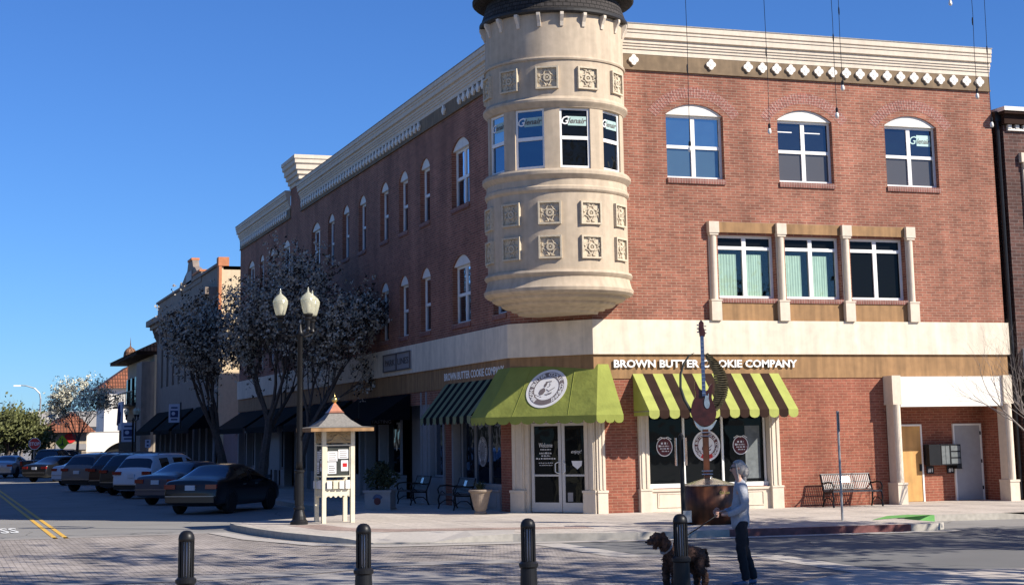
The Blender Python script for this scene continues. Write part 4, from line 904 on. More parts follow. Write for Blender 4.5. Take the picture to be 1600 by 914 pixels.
for rot in (0,90,180,270):
    T = Matrix.Rotation(R(rot),4,'Z')
    q = MB(T); q.box(-h+.05,h-.05,-h-.035,-h+.02,1.92,2.19); cp = q.build('carved_panel', M['kwood'], K, world=False)
    q = MB(T); q.tube([(-.28,-h-.045,1.95),(-.15,-h-.045,1.99),(-.10,-h-.045,2.08),(0,-h-.045,2.14),(.10,-h-.045,2.08),(.15,-h-.045,1.99),(.28,-h-.045,1.95)],.018,6); q.tube([(-.25,-h-.045,2.1),(-.2,-h-.045,2.15),(-.15,-h-.045,2.1),(-.2,-h-.045,2.06)],.014,5); q.tube([(.25,-h-.045,2.1),(.2,-h-.045,2.15),(.15,-h-.045,2.1),(.2,-h-.045,2.06)],.014,5); q.build('carved_scroll', M['kwood'], cp, world=False)
    q = MB(T); q.box(-h+.05,h-.05,-h-.01,-h+.01,1.10,1.88); bd = q.build('notice_board', M['board'], K, world=False)
    q = MB(T); [q.box(*a) for a in ((-h+.05,-h+.08,-h-.03,-h-.011,1.10,1.88),(h-.08,h-.05,-h-.03,-h-.011,1.10,1.88),(-h+.08,h-.08,-h-.03,-h-.011,1.10,1.13),(-h+.08,h-.08,-h-.03,-h-.011,1.85,1.88))]; q.build('board_frame', M['kcream'], bd, world=False)
    q = MB(T); q.box(-h+.05,h-.05,-h-.0,-h+.02,.80,1.02); q.build('rail', M['kcream'], K, world=False)
    q = MB(T); pts = [(-h+.05,-h-.02,.80),(-h+.05,-h-.02,.66)]
    for k in range(20):
        t = (k+.5)/20; pts.append((-h+.05+(2*h-.1)*t,-h-.02,.63+.03*math.cos(2*PI*t*5+PI)))
    pts += [(h-.05,-h-.02,.66),(h-.05,-h-.02,.80)]
    q.prism(pts, (0,.03,0)); q.build('scalloped_apron', M['kcream'], K, world=False)
    if rot in (0,270):
        for (x0,x1,z0,z1) in ((-.27,-.02,1.48,1.72),(.0,.25,1.54,1.76),(-.27,-.05,1.18,1.46),(.07,.25,1.24,1.50)):
            q = MB(T); q.box(x0,x1,-h-.016,-h-.012,z0,z1); fl = q.build('flyer', M['paper'], K, world=False)
            q = MB(T)
            if x0 == .07: q.box(x0+.04,x1-.03,-h-.02,-h-.017,z0+.1,z1-.07); q.build('flyer_print', M['red'], fl, world=False)
            else:
                for k in range(4): q.box(x0+.03,x1-.03-.02*(k%2),-h-.0195,-h-.017,z0+.03+k*.05,z0+.045+k*.05)
                q.build('flyer_print', M['ink'], fl, world=False)
        for k in range(4):
            q = MB(T); x = -.24+.155*k; q.box(x-.055,x+.055,-h-.10,-h-.02,.82,1.00+.02*(k % 2)); q.build('leaflet_box', M['paper'] if k != 1 else M['kcream'], K, world=False)
# ------------------------------------------------------------------ guitar sculpture
SC = thing('guitar_sculpture', (.30,-6.1,.15), label='rusty drum plinth carrying a red guitar with one curved feathered wing', cat='sculpture')
def Wd(px_dx, z): return px_dx
ax = Vector((.945,-.328,0))
T = Matrix.Translation((.30,-6.1,0)) @ Matrix.Rotation(R(-19),4,'Z')
q = MB(T); q.lathe([(.57,.15),(.57,1.02)], n=48); q.build('drum', M['rust'], SC, smooth=True)
q = MB(T)
def curved(q, t, size, cx, z, w_, r, bold, shear):
    vs_, fs_ = text_geo(t, size, .003, bold, shear); x0 = min(v[0] for v in vs_); x1 = max(v[0] for v in vs_); k = w_/(x1-x0); o = []
    for a, c, d_ in vs_:
        ang = ((a-(x0+x1)/2)*k+cx)/r; o.append(((r+d_)*math.sin(ang), -(r+d_)*math.cos(ang), z+c))
    q.add(o, fs_)
curved(q, 'Oak Lane', .10, .30, .82, .28, .572, .002, .3)
q.build('drum_lettering', M['brass'], SC, recalc=False)
q = MB(T); q.lathe([(.575,1.0),(.58,1.03),(.42,1.07),(.18,1.14),(.07,1.17),(.07,1.2)], n=48); q.build('drum_lid', M['steel'], SC, smooth=False)
q = MB(T); q.box(-.115,.0+.015,-.07,.03,1.16,2.25); post = q.build('post', M['rust2'] if 'rust2' in M else M['copper_post'] if 'copper_post' in M else M['rust'], SC)
q = MB(T)
for z in (1.25,1.32,2.1,2.18): q.tube([(-.17,-.08,z),(.08,-.08,z)],.012,6)
q.build('post_clamp', M['steel'], SC)
# guitar body (two cutaways) local plane x-z facing -y
def outline(pts, n=6):
    P = [Vector(p) for p in pts]; o = []; m_ = len(P)
    for i in range(m_):
        p0,p1,p2,p3 = P[i-1],P[i],P[(i+1)%m_],P[(i+2)%m_]
        for k in range(n):
            t = k/n; o.append(.5*((2*p1)+(p2-p0)*t+(2*p0-5*p1+4*p2-p3)*t*t+(3*p1-p0-3*p2+p3)*t**3))
    return o
gb = [(-.06,2.32),(-.25,2.42),(-.34,2.62),(-.30,2.86),(-.22,3.02),(-.24,3.18),(-.22,3.34),(-.16,3.22),(-.10,3.14),(.04,3.12),(.10,3.22),(.17,3.27),(.15,3.06),(.14,2.94),(.20,2.76),(.23,2.58),(.14,2.38)]
go = outline([(x-.02,0,z) for x,z in gb], 4)
q = MB(T); q.prism([(p.x,-.05,p.z) for p in go], (0,.09,0)); q.build('guitar_body', M['guitar'], SC)
q = MB(T); q.prism([(p.x*.22+.02,-.062,2.86+(p.z-2.72)*.36) for p in go[:]], (0,.012,0)); q.build('pickguard', M['steel'], SC)
q = MB(T); q.box(-.10,-.02,-.085,-.05,3.0,4.36); q.build('guitar_neck', M['blue_neck'], SC)
q = MB(T); [q.box(-.105,-.015,-.092,-.086,3.05+.09*k,3.06+.09*k) for k in range(14)]; q.build('fret', M['steel'], SC)
q = MB(T); q.prism([(x-.06,-.085,z) for x,z in ((-.05,4.34),(.06,4.34),(.085,4.42),(.05,4.55),(.05,4.66),(-.01,4.73),(-.06,4.66),(-.075,4.5))], (0,.04,0))
hd = q.build('headstock', M['guitar'], SC)
for k in range(3):
    q = MB(T); q.tube([(-.13,-.06,4.45+.08*k),(-.17,-.06,4.45+.08*k)],.016,6); q.tube([(.0,-.06,4.42+.08*k),(.05,-.06,4.42+.08*k)],.012,6); q.build('tuning_peg', M['steel'], hd)
q = MB(T); cup = outline([(x-.02,-.03,z) for x,z in ((-.28,2.46),(-.2,2.28),(-.04,2.20),(.12,2.26),(.24,2.46),(.1,2.34),(-.04,2.30),(-.16,2.34))],5); q.prism(cup, (0,.10,0)); q.build('silver_cup', M['steel'], SC)
# left thin curved horn and right feathered wing
q = MB(T); q.tube([(-.62+.62*(1-math.cos(t))*1.0-.0,-.02+.05*math.sin(t),3.38+.66*math.sin(t-PI/2)) for t in []] or [(-.17,-.02,2.50),(-.36,0,2.66),(-.50,.02,2.92),(-.58,.02,3.2),(-.57,.02,3.5),(-.48,.02,3.75),(-.36,.02,3.92),(-.24,.0,3.98)],[.03,.035,.035,.03,.028,.025,.018,.004],8); q.build('curved_horn', M['bronze'] if 'bronze' in M else M['blackbronze'] if 'blackbronze' in M else M['board'], SC, smooth=True)
M['feather'] = mat('bronze_feather', (.12,.10,.06), .4, metal=.6, var=.4, scale=12)
q = MB(T)
spine = [(.08,2.62),(.20,2.78),(.30,3.0),(.34,3.25),(.30,3.52),(.18,3.76),(.02,3.94)]
SP = outline([(x,0,z) for x,z in spine],1)
def spl(t):
    t *= len(spine)-1; i = min(int(t), len(spine)-2); f = t-i; a = spine[i]; b_ = spine[i+1]; return a[0]+(b_[0]-a[0])*f, a[1]+(b_[1]-a[1])*f
NF = 30
for k in range(NF):
    t = k/(NF-1); x,z = spl(t); wl = .24*math.sin(PI*min(1,t*.8+.12))**.7+.02
    a = R(12+50*t); dx, dz = math.cos(a)*.0+math.cos(R(25+40*t)), -math.sin(R(18))
    p0 = (x-.13*math.sin(PI*t)**.5,-.02,z+.01); 
    q.prism([p0,(x+wl*.4,-.05,z+.035),(x+wl*.72,-.01,z+.01),(x+wl*.70,.0,z-.03),(x+wl*.3,-.04,z-.03),(p0[0],-.01,p0[2]-.05)], (0,.025,0))
q.build('feathered_wing', M['feather'], SC)
# ------------------------------------------------------------------ benches
def bench(loc, rz, label, L=1.5):
    r = thing('park_bench', loc, rz, label=label, cat='bench', group='black slatted park benches')
    for x in (-L/2, L/2):
        q = MB()
        q.tube([(x,-.30,.0),(x,-.27,.12),(x,-.30,.26),(x,-.25,.42)],.024,6); q.tube([(x,.28,.0),(x,.22,.14),(x,.20,.42),(x,.30,.66),(x,.36,.86)],.024,6)
        q.tube([(x,-.27,.40),(x,.22,.38)],.022,6); q.tube([(x,-.28,.42),(x,-.31,.55),(x,-.25,.64),(x,-.05,.66),(x,.18,.62),(x,.28,.64)],.022,6); q.tube([(x,-.29,.12),(x,-.1,.24),(x,.1,.24),(x,.23,.12)],.016,6)
        q.tube([(x,-.28,.40),(x,-.18,.50),(x,-.1,.42)],.014,6)
        q.build('end_frame', M['black'], r, world=False)
    q = MB(); n_ = 26
    for k in range(n_):
        x = -L/2+.05+(L-.1)*k/(n_-1); q.box(x-.011,x+.011,-.27,.20,.415,.43)
    q.box(-L/2,L/2,-.30,-.27,.40,.44); q.box(-L/2,L/2,.19,.21,.40,.44); q.build('seat', M['bench'], r, world=False)
    q = MB()
    for k in range(n_):
        x = -L/2+.05+(L-.1)*k/(n_-1); q.add([(x-.011,.22,.47),(x+.011,.22,.47),(x+.011,.35,.85),(x-.011,.35,.85),(x-.011,.235,.465),(x+.011,.235,.465),(x+.011,.365,.845),(x-.011,.365,.845)], [(0,1,2,3),(4,7,6,5),(0,4,5,1),(1,5,6,2),(2,6,7,3),(3,7,4,0)])
    q.tube([(-L/2,.23,.47),(L/2,.23,.47)],.017,6); q.tube([(-L/2,.355,.86),(L/2,.355,.86)],.02,6); q.tube([(-L/2,.29,.66),(L/2,.29,.66)],.013,6); q.build('backrest', M['bench'], r, world=False)
    return r
M['bench'] = mat('bench_slats', (.04,.037,.045), .38, var=.1, spec=.6)
BN = bench((7.15,-.68,.15), 0, 'black slatted bench in the sun against the brick wall')
q = MB(); q.box(-.14,.10,.205,.21,.64,.80); q.v = [Vector((v.x, v.y+(v.z-.47)*.342+.005, v.z)) for v in q.v]; q.build('bench_plaque', M['steel'], BN, world=False)
b2 = copy_tree(BN); b2.location = (-2.3,5.0,.15); b2.rotation_euler.z = R(-90); b2['label'] = 'shaded bench beside the tall urn planter'
b3 = copy_tree(BN); b3.location = (-2.35,9.3,.15); b3.rotation_euler.z = R(-90); b3['label'] = 'shaded bench further from the urn planter, beyond the first'
# urn planter
def spiky(q, c, n, h, r, w_=.02, seed=1):
    rd = random.Random(seed)
    for k in range(n):
        a = rd.random()*2*PI; hh = h*(.6+.5*rd.random()); rr = r*(.4+.8*rd.random()); d = Vector((math.cos(a),math.sin(a),0)); s_ = Vector((-d.y,d.x,0))*w_
        p0 = Vector(c)+d*.04; p1 = Vector(c)+d*rr*.5+Vector((0,0,hh*.7)); p2 = Vector(c)+d*rr+Vector((0,0,hh))
        q.add([p0-s_,p0+s_,p1+s_*.8,p1-s_*.8,p2], [(0,1,2,3),(3,2,4)])
UP = thing('urn_planter', (-2.62,1.75,.15), label='stone urn planter with dark spiky leaves by the entrance doors', cat='planter')
q = MB(); q.lathe([(.16,0),(.18,.03),(.16,.06),(.14,.08),(.17,.14),(.21,.30),(.25,.48),(.27,.56),(.31,.58),(.32,.62),(.30,.64),(.27,.64),(.26,.58),(.0,.57)], n=28); q.build('urn', M['terracotta'], UP, world=False, smooth=False)
q = MB(); spiky(q, (0,0,.57), 40, .28, .25, .022, 3); q.build('plant', M['leaf_dark'], UP, world=False, recalc=False)
def blossom_cloud(q, pts, n, size, rd):
    for _ in range(n):
        c, r_ = pts[rd.randrange(len(pts))]
        v = Vector((rd.gauss(0,1),rd.gauss(0,1),rd.gauss(0,1))); v.normalize(); v *= r_*rd.random()**.5
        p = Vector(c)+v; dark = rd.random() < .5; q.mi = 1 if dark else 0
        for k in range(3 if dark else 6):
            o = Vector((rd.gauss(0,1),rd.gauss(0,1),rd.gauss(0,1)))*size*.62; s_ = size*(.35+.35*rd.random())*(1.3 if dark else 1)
            a = Vector((rd.gauss(0,1),rd.gauss(0,1),rd.gauss(0,1))).normalized(); b_ = a.orthogonal().normalized()*s_; c_ = a.cross(b_).normalized()*s_*(.5 if dark else .85)
            q.add([p+o-b_,p+o-c_,p+o+b_,p+o+c_], [(0,1,2,3)])
def leaf_cloud(q, pts, n, size, rd, flat=.6, mix=0):
    for _ in range(n):
        if mix: q.mi = 1 if rd.random() < mix else 0
        c, r_ = pts[rd.randrange(len(pts))]
        v = Vector((rd.gauss(0,1),rd.gauss(0,1),rd.gauss(0,1))); v.normalize(); v *= r_*rd.random()**.45
        p = Vector(c)+v; s_ = size*(.55+.9*rd.random())
        a = Vector((rd.gauss(0,1),rd.gauss(0,1),rd.gauss(0,1))).normalized(); b_ = a.orthogonal().normalized()*s_; c_ = a.cross(b_).normalized()*s_*flat
        q.add([p-b_,p-c_,p+b_,p+c_], [(0,1,2,3)])
SP2 = thing('box_planter', (-4.2,6.2,.15), R(-30), label='square painted planter with dark shrub beside the notice kiosk', cat='planter')
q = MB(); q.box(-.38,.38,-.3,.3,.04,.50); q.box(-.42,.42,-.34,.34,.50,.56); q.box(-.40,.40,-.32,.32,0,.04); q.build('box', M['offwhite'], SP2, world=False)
q = MB(); q.prism([(.10*math.cos(2*PI*k/20),-.31,.25+.10*math.sin(2*PI*k/20)) for k in range(20)], (0,.008,0)); q.build('painted_rose', M['maroon'], SP2, world=False)
q = MB(); q.prism([(.0+.16*math.cos(2*PI*k/7)*(.7 if k%2 else 1),-.304,.37+.09*math.sin(2*PI*k/7)) for k in range(7)], (0,.003,0)); q.build('painted_leaves', M['blue_neck'], SP2, world=False)
q = MB(); rd = random.Random(5); leaf_cloud(q, [((0,0,.75),.38),((-.2,0,.95),.3),((.25,.05,.85),.3),((.0,.1,1.15),.25)], 900, .05, rd); [q.tube([(0,0,.5),(rd.gauss(0,.2),rd.gauss(0,.15),1.1+rd.random()*.3)],.008,4) for _ in range(8)]; q.build('shrub', M['leaf_dark'], SP2, world=False, recalc=False)
# ------------------------------------------------------------------ sign posts
G = thing('sign_post', (3.31,-6.73,.15), label='thin grey sign pole with its plate seen edge-on before the bench wall', cat='sign')
q = MB(); q.tube([(0,0,0),(0,0,2.47)],.028,8); q.build('pole', M['metal'], G, world=False)
q = MB(Matrix.Rotation(R(61),4,'Z')); q.box(-.15,.15,-.04,-.03,2.0,2.46); q.build('plate', M['metal'], G, world=False)
G = thing('sign_post', (-.78,-7.0,.15), label='black sign post with silver plates seen edge-on before the display window', cat='sign')
q = MB(); q.tube([(0,0,0),(0,0,1.95)],.05,10); q.lathe([(.08,0),(.08,.12),(.055,.16)], n=12); q.lathe([(.06,1.93),(.06,1.97),(.0,2.04)], n=12); q.build('pole', M['black'], G, world=False)
for dx,sg in ((-.12,1),(.10,-1)):
    q = MB(Matrix.Rotation(R(64+8*sg),4,'Z')); q.box(-.16,.16,-.0,.012,1.32,1.92); q.v = [v+Vector((dx*.945,-dx*.328,0)) for v in q.v]; q.build('plate', M['steel'], G, world=False)
q = MB(); q.box(-.03,.17,-.05,-.03,.1,.35); q.build('utility_tag', M['metal'], G, world=False)
def flat_sign(name, loc, rz, pts, z, mt, label, pole_h, txt=None, tm='letter', ts=.2, border=None, cat='sign', pm='metal', txtw=None):
    r = thing(name, loc, rz, label=label, cat=cat)
    q = MB(); q.tube([(0,.03,0),(0,.03,pole_h)],.035,8); q.build('pole', M[pm], r, world=False)
    q = MB(); q.prism([(x,-.012,z+y) for x,y in pts], (0,.02,0)); pl = q.build('plate', M[mt], r, world=False)
    if border: q = MB(); q.prism([(x*.9,-.016,z+y*.9) for x,y in pts], (0,.003,0)); q.build('plate_field', M[border], pl, world=False)
    if txt: q = MB(Matrix(((1,0,0,0),(0,-1,0,0),(0,0,1,0),(0,0,0,1)))); q.text(txt, ts, (0,.02,z-ts*.36), width=txtw, depth=.004, bold=.006); q.build('plate_lettering', M[tm], pl, world=False, recalc=False)
    return r
oc = [(.40*math.cos(R(22.5+45*k)),.40*math.sin(R(22.5+45*k))) for k in range(8)]
flat_sign('stop_sign', (-10.29,72.3,0), R(-5), oc, 2.2, 'letter', 'red octagonal STOP sign at the far left of the street', 2.5, 'STOP', 'letter', .30, 'red', 'stop sign', txtw=.62)
flat_sign('crossing_sign', (-6.73,99.1,0), R(-5), [(0,.62),(.55,0),(0,-.62),(-.55,0)], 2.25, 'yellow_sign', 'bright yellow-green diamond warning sign in front of the tan building', 2.6, None, 'ink', .5)
q = MB(Matrix.Translation((-6.73,99.08,0))); q.box(-.28,.28,-.02,0,1.3,1.62); q.build('arrow_plate', M['yellow_sign'], [o for o in D.objects if o.name.startswith('crossing_sign')][0])
q = MB(Matrix.Translation((-6.73,99.06,0))); q.tube([(0,0,2.45),(.02,0,2.25),(-.1,0,2.0)],.04,5); q.tube([(.02,0,2.25),(.12,0,2.0)],.04,5); q.lathe([(.0,2.47),(.06,2.53),(0,2.6)], n=8); q.build('walking_figure', M['ink'], [o for o in D.objects if o.name.startswith('crossing_sign')][0])
def banner(loc, z, w_, h_, label, rz=0):
    r = thing('street_banner', loc, rz, label=label, cat='banner', group='printed banners on street poles')
    q = MB(); q.tube([(w_/2+.06,0,0),(w_/2+.06,0,z+h_/2+.1)],.04,8); q.build('pole', M['black'], r, world=False)
    q = MB(); q.box(-w_/2,w_/2,-.01,.01,z-h_/2,z+h_/2); b_ = q.build('cloth', M['banner'], r, world=False)
    q = MB(); q.box(-w_*.36,w_*.36,-.014,-.011,z-h_*.22,z+h_*.14); q.box(-w_*.3,w_*.3,-.014,-.011,z-h_*.38,z-h_*.30); q.box(-w_*.3,w_*.3,-.014,-.011,z+h_*.26,z+h_*.34); pr = q.build('printed_picture', M['navy'], b_, world=False)
    q = MB(); q.prism([(w_*.17*math.cos(2*PI*k/16)-w_*.08,-.018,z-.02+h_*.10*math.sin(2*PI*k/16)) for k in range(16)], (0,.003,0)); q.build('printed_shape', M['banner'], b_, world=False)
    return r
M['banner'] = mat('banner_cloth', (.55,.57,.66), .8, var=.05); M['navy'] = mat('navy_print', (.03,.04,.12), .7, var=.1)
banner((-3.42,56.6,.15), 3.65, .62, 1.05, 'pale banner with a dark picture, nearest of the two street banners')
banner((-4.5,70.85,.15), 2.7, .85, 1.25, 'pale banner with a blue picture near the far street lamp')
flat_sign('parking_sign', (-4.16,62.8,.15), 0, [(-.16,-.24),(.16,-.24),(.16,.24),(-.16,.24)], 1.95, 'banner', 'small white parking sign between the two banners', 2.2)
q = MB(Matrix.Translation((-4.16,62.8,.15))); [q.prism([(.075*math.cos(2*PI*k/10),-.02,zz+.06*math.sin(2*PI*k/10)) for k in range(10)], (0,.004,0)) for zz in (2.06,1.84)]; q.build('plate_symbol', M['navy'], [o for o in D.objects if o.name == 'parking_sign'][0])
# tall cobra-head street light
CL_ = thing('highway_light', (-6.85,129.2,0), label='tall grey cobra-head street light against the sky', cat='street light')
q = MB(); q.tube([(0,0,0),(0,0,6.6),(-.1,0,7.1),(-.6,0,7.6),(-1.4,0,7.85),(-2.0,0,7.9)],[.12,.08,.07,.06,.05,.05],8); q.build('mast', M['metal'], CL_, world=False)
q = MB(); q.box(-2.6,-1.9,-.12,.12,7.78,7.92); q.build('lamp_head', M['white'], CL_, world=False)
# ------------------------------------------------------------------ string lights
cabs = []
def cable(name, a, b_, sag, label):
    q = MB(); P_ = [Vector(a).lerp(Vector(b_), t/24)-Vector((0,0,sag*4*(t/24)*(1-t/24))) for t in range(25)]; q.tube(P_,.012,5); o = q.build(name, M['black']); tag(o, label, 'cable'); return P_
cable('support_cable', (-9,-14,15.5), (16,-14,16.5), 1.2, 'overhead support cable the string bulbs hang from')
for x,z,lb in ((-3.65,7.21,'hanging bulb whose wire crosses the first top-storey window'),(-2.03,7.61,'hanging bulb between the first and second top-storey windows'),(-.60,7.98,'hanging bulb just right of the second top-storey window'),(-.45,8.51,'hanging bulb above the second top-storey window, on the shorter wire'),(2.03,10.33,'highest bulb, alone against the sky at the top edge'),(2.51,8.51,'hanging bulb over the last cornice quatrefoil'),(2.80,7.96,'hanging bulb past the right corner of the cornice')):
    zt_ = 15.5+(x+9)/25-1.2*4*((x+9)/25)*(1-(x+9)/25)
    r = thing('hanging_bulb', (x,-14,z), label=lb, cat='light bulb', group='bulbs hanging on long wires')
    rd = random.Random(int(x*100)); q = MB(); n_ = 9; q.tube([(rd.uniform(-.02,.02) if 0 < k < n_-1 else 0,0,.10+(zt_-z-.1)*k/(n_-1)) for k in range(n_)],.0055,5); q.lathe([(.008,1.4),(.014,1.44),(.014,1.52),(.008,1.56)],n=8); q.build('wire', M['black'], r, world=False)
    q = MB(); q.lathe([(.012,.14),(.024,.12),(.024,.05)], n=10); q.build('socket', M['black'], r, world=False)
    q = MB(); q.lathe([(.018,.05),(.03,.02),(.036,-.02),(.028,-.05),(.0,-.065)], n=12); q.build('bulb', M['bulb'], r, world=False, smooth=True)
# ------------------------------------------------------------------ cars
def car(kind, loc, head, pnt, label, cat):
    """x = forward from the rear bumper, y = left, z = up; head = compass heading measured from +Y towards +X"""
    r = thing('parked_'+cat.replace(' ','_'), loc, R(90)-head, label=label, cat=cat, group='cars parked along the left street')
    if kind == 'sedan':
        L, w_, wr = 4.85, .92, .335
        ST = [(0,.42,.62,.66,.84,.66),(.06,.27,.92,.96,.88,.70),(.18,.24,.97,1.03,.91,.70),(.55,.22,.97,1.06,.92,.70),(.82,.21,.97,1.08,.92,.68),(1.55,.2,.97,1.42,.92,.56),(1.62,.2,.97,1.43,.92,.56),(2.0,.2,.97,1.46,.92,.56),(2.42,.2,.96,1.465,.92,.56),(2.50,.2,.96,1.465,.92,.56),(3.0,.2,.95,1.42,.92,.56),(3.72,.2,.94,1.02,.92,.66),(4.3,.22,.84,.93,.90,.64),(4.7,.25,.72,.80,.84,.6),(4.85,.42,.55,.60,.70,.5)]
        rear, front, side = (4,5), (10,11), [(5,6,0),(6,8,1),(9,10,1),(8,9,0)]
        sg = [(6,8),(9,11)]; wx = (.98, 3.85)
    elif kind == 'suv':
        L, w_, wr = 4.7, .94, .37
        ST = [(0,.50,.62,.66,.84,.70),(.05,.34,.98,1.02,.90,.74),(.14,.30,1.08,1.14,.93,.74),(.46,.28,1.08,1.62,.94,.62),(.62,.28,1.08,1.67,.94,.64),(.70,.28,1.08,1.68,.94,.64),(1.5,.27,1.06,1.72,.94,.65),(1.58,.27,1.06,1.72,.94,.65),(2.5,.27,1.04,1.71,.94,.65),(2.58,.27,1.04,1.71,.94,.65),(3.0,.27,1.03,1.62,.94,.62),(3.6,.27,1.02,1.12,.94,.70),(4.3,.28,.92,1.02,.92,.68),(4.6,.32,.78,.88,.86,.64),(4.7,.5,.62,.68,.74,.55)]
        rear, front = (2,3), (10,11); sg = [(5,6),(7,8),(9,11)]; wx = (.95, 3.72)
    else:   # pickup
        L, w_, wr = 5.4, .97, .40
        ST = [(0,.55,.70,.72,.90,.80),(.04,.50,1.10,1.12,.94,.82),(.10,.45,1.12,1.15,.96,.84),(1.7,.42,1.12,1.15,.96,.84),(1.76,.42,1.12,1.16,.96,.84),(1.95,.4,1.12,1.78,.96,.66),(2.0,.4,1.12,1.80,.96,.66),(2.8,.4,1.12,1.84,.96,.66),(2.88,.4,1.12,1.84,.96,.66),(3.5,.4,1.12,1.78,.96,.66),(4.1,.4,1.10,1.22,.96,.74),(5.0,.42,1.05,1.15,.94,.74),(5.3,.45,.95,1.02,.90,.7),(5.4,.6,.7,.72,.8,.6)]
        rear, front = (4,5), (9,10); sg = [(6,7),(8,10)]; wx = (1.05, 4.45)
    q = MB(); vs = []; NP = 14
    for x,zb_,zs,zt_,wb,wt in ST:
        half = [(wb*.90,zb_),(wb*.985,zb_+.10),(wb,(zb_+zs)/2+.03),(wb*.965,zs),(wt+(wb*.95-wt)*.12 if zt_-zs > .2 else wb*.90,zt_-.06 if zt_-zs > .2 else (zs+zt_)/2),(wt*.88,zt_-.008),(wt*.45,zt_+.012)]
        sec = [(x,-y,z) for y,z in half]+[(x,y,z) for y,z in reversed(half)]
        vs += sec
    body = []; glass = []
    for i in range(len(ST)-1):
        for k in range(NP-1):
            f = (i*NP+k, i*NP+k+1, (i+1)*NP+k+1, (i+1)*NP+k)
            inw = (i in [j for a,c in sg for j in range(a,c)]) and k in (3,9)
            inr = (i == rear[0] or i == front[0]) and k in (4,5,6,7,8)
            (glass if (inw or inr) else body).append(f)
        body.append((i*NP+NP-1, i*NP, (i+1)*NP, (i+1)*NP+NP-1))
    body.append(tuple(range(NP))); body.append(tuple((len(ST)-1)*NP+k for k in reversed(range(NP))))
    def gi(f):
        k = f[0] % NP
        return (1 if k == 3 else 2 if k == 9 else 3 if f[0]//NP == rear[0] else 4)
    me = D.meshes.new('c'); me.from_pydata(vs, [], body+glass)
    idx = [0]*len(body)+[gi(f) for f in glass]; me.polygons.foreach_set('material_index', idx)
    for _ in range(5): me.materials.append(pnt)
    ot = D.objects.new('c', me); COL.objects.link(ot); md = ot.modifiers.new('s','SUBSURF'); md.levels = 2; md.render_levels = 2
    dg = bpy.context.evaluated_depsgraph_get(); dg.update(); m2 = D.meshes.new_from_object(ot.evaluated_get(dg)); D.objects.remove(ot)
    V2 = [tuple(v.co) for v in m2.vertices]
    for gi_, nm in enumerate(('body','side_window','side_window','rear_window','windscreen')):
        fs_ = [tuple(p.vertices) for p in m2.polygons if p.material_index == gi_]; ids = sorted({a for f in fs_ for a in f}); mp = {a: n2 for n2, a in enumerate(ids)}
        q = MB(); q.add([V2[a] for a in ids], [tuple(mp[a] for a in f) for f in fs_]); q.build(nm, pnt if gi_ == 0 else M['carglass'], r, world=False, smooth=True)
    for x in wx:
        for sd in (-1,1):
            y = sd*(w_-.10)
            T = Matrix.Translation((x,y,wr)) @ Matrix.Rotation(R(90),4,'X')
            q = MB(T); q.lathe([(wr*.62,-.11),(wr*.9,-.115),(wr,-.08),(wr,.08),(wr*.9,.115),(wr*.62,.11)], n=24); wh = q.build('wheel', M['tyre'], r, world=False)
            q = MB(T)
            q.lathe([(wr*.64,-.10),(wr*.60,-.06),(wr*.60,.06),(wr*.64,.10)], n=20)
            for k in range(5):
                a = 2*PI*k/5
                for zz in (-.10,.08): q.prism([(.04*math.cos(a+1.57)+.0,.04*math.sin(a+1.57),zz),(wr*.62*math.cos(a+.12),wr*.62*math.sin(a+.12),zz),(wr*.62*math.cos(a-.12),wr*.62*math.sin(a-.12),zz),(.04*math.cos(a-1.57),.04*math.sin(a-1.57),zz)], (0,0,.02))
            q.build('rim', M['rim'], wh, world=False)
            q = MB(Matrix.Translation((x,sd*(w_-.012),wr)) @ Matrix.Rotation(R(90),4,'X')); R1 = wr+.07; q.add([(rr*math.cos(t),rr*math.sin(t),zz) for zz in (-.01,.02) for rr in (wr+.012,R1) for t in [PI*k/14 for k in range(15)]],
                  [(a*30+i, a*30+i+1, a*30+15+i+1, a*30+15+i) for a in (0,1) for i in range(14)]+[(15+i,15+i+1,45+i+1,45+i) for i in range(14)]); q.build('wheel_arch', M['trim'], r, world=False, recalc=False)
    zt2 = .86 if kind == 'sedan' else 1.02
    for sd in (-1,1):
        q = MB(); 
        if kind == 'pickup': q.box(-.01,.06,sd*.86-.08,sd*.86+.08,.80,1.08)
        elif kind == 'suv': q.box(.0,.10,min(sd*.50,sd*.89),max(sd*.50,sd*.89),.93,1.05)
        else: q.box(-.0,.10,min(sd*.50,sd*.86),max(sd*.50,sd*.86),.76,.89)
        q.build('tail_light', M['taillight'], r, world=False)
        q = MB(); q.box(3.35 if kind == 'sedan' else 3.3,3.5,min(sd*.94,sd*1.10),max(sd*.94,sd*1.10),.98 if kind == 'sedan' else 1.1,1.10 if kind == 'sedan' else 1.24); q.build('wing_mirror', pnt, r, world=False)
        q = MB(); q.box(L-.25,L-.08,min(sd*.5,sd*.82),max(sd*.5,sd*.82),.62,.74); q.build('headlight', M['steel'], r, world=False)
        for xx in ((1.75,2.6) if kind != 'pickup' else (2.6,3.5)):
            q = MB(); q.box(xx,xx+.18,min(sd*.925,sd*.945),max(sd*.925,sd*.945),.84,.87); q.build('door_handle', M['rim'], r, world=False)
    q = MB(); q.box(-.035,.10,-.80,.80,.36,.50); q.box(-.05,.02,-.78,.78,.50,.53); q.build('bumper', pnt if kind == 'sedan' else M['trim'], r, world=False)
    q = MB(); q.box(-.045,-.036,-.80,.80,.535,.56); q.build('chrome_strip', M['rim'], r, world=False)
    zp = .72 if kind == 'sedan' else .80
    q = MB(); q.box(-.02,.02,-.16,.16,zp,zp+.15); q.build('number_plate', M['plate'], r, world=False)
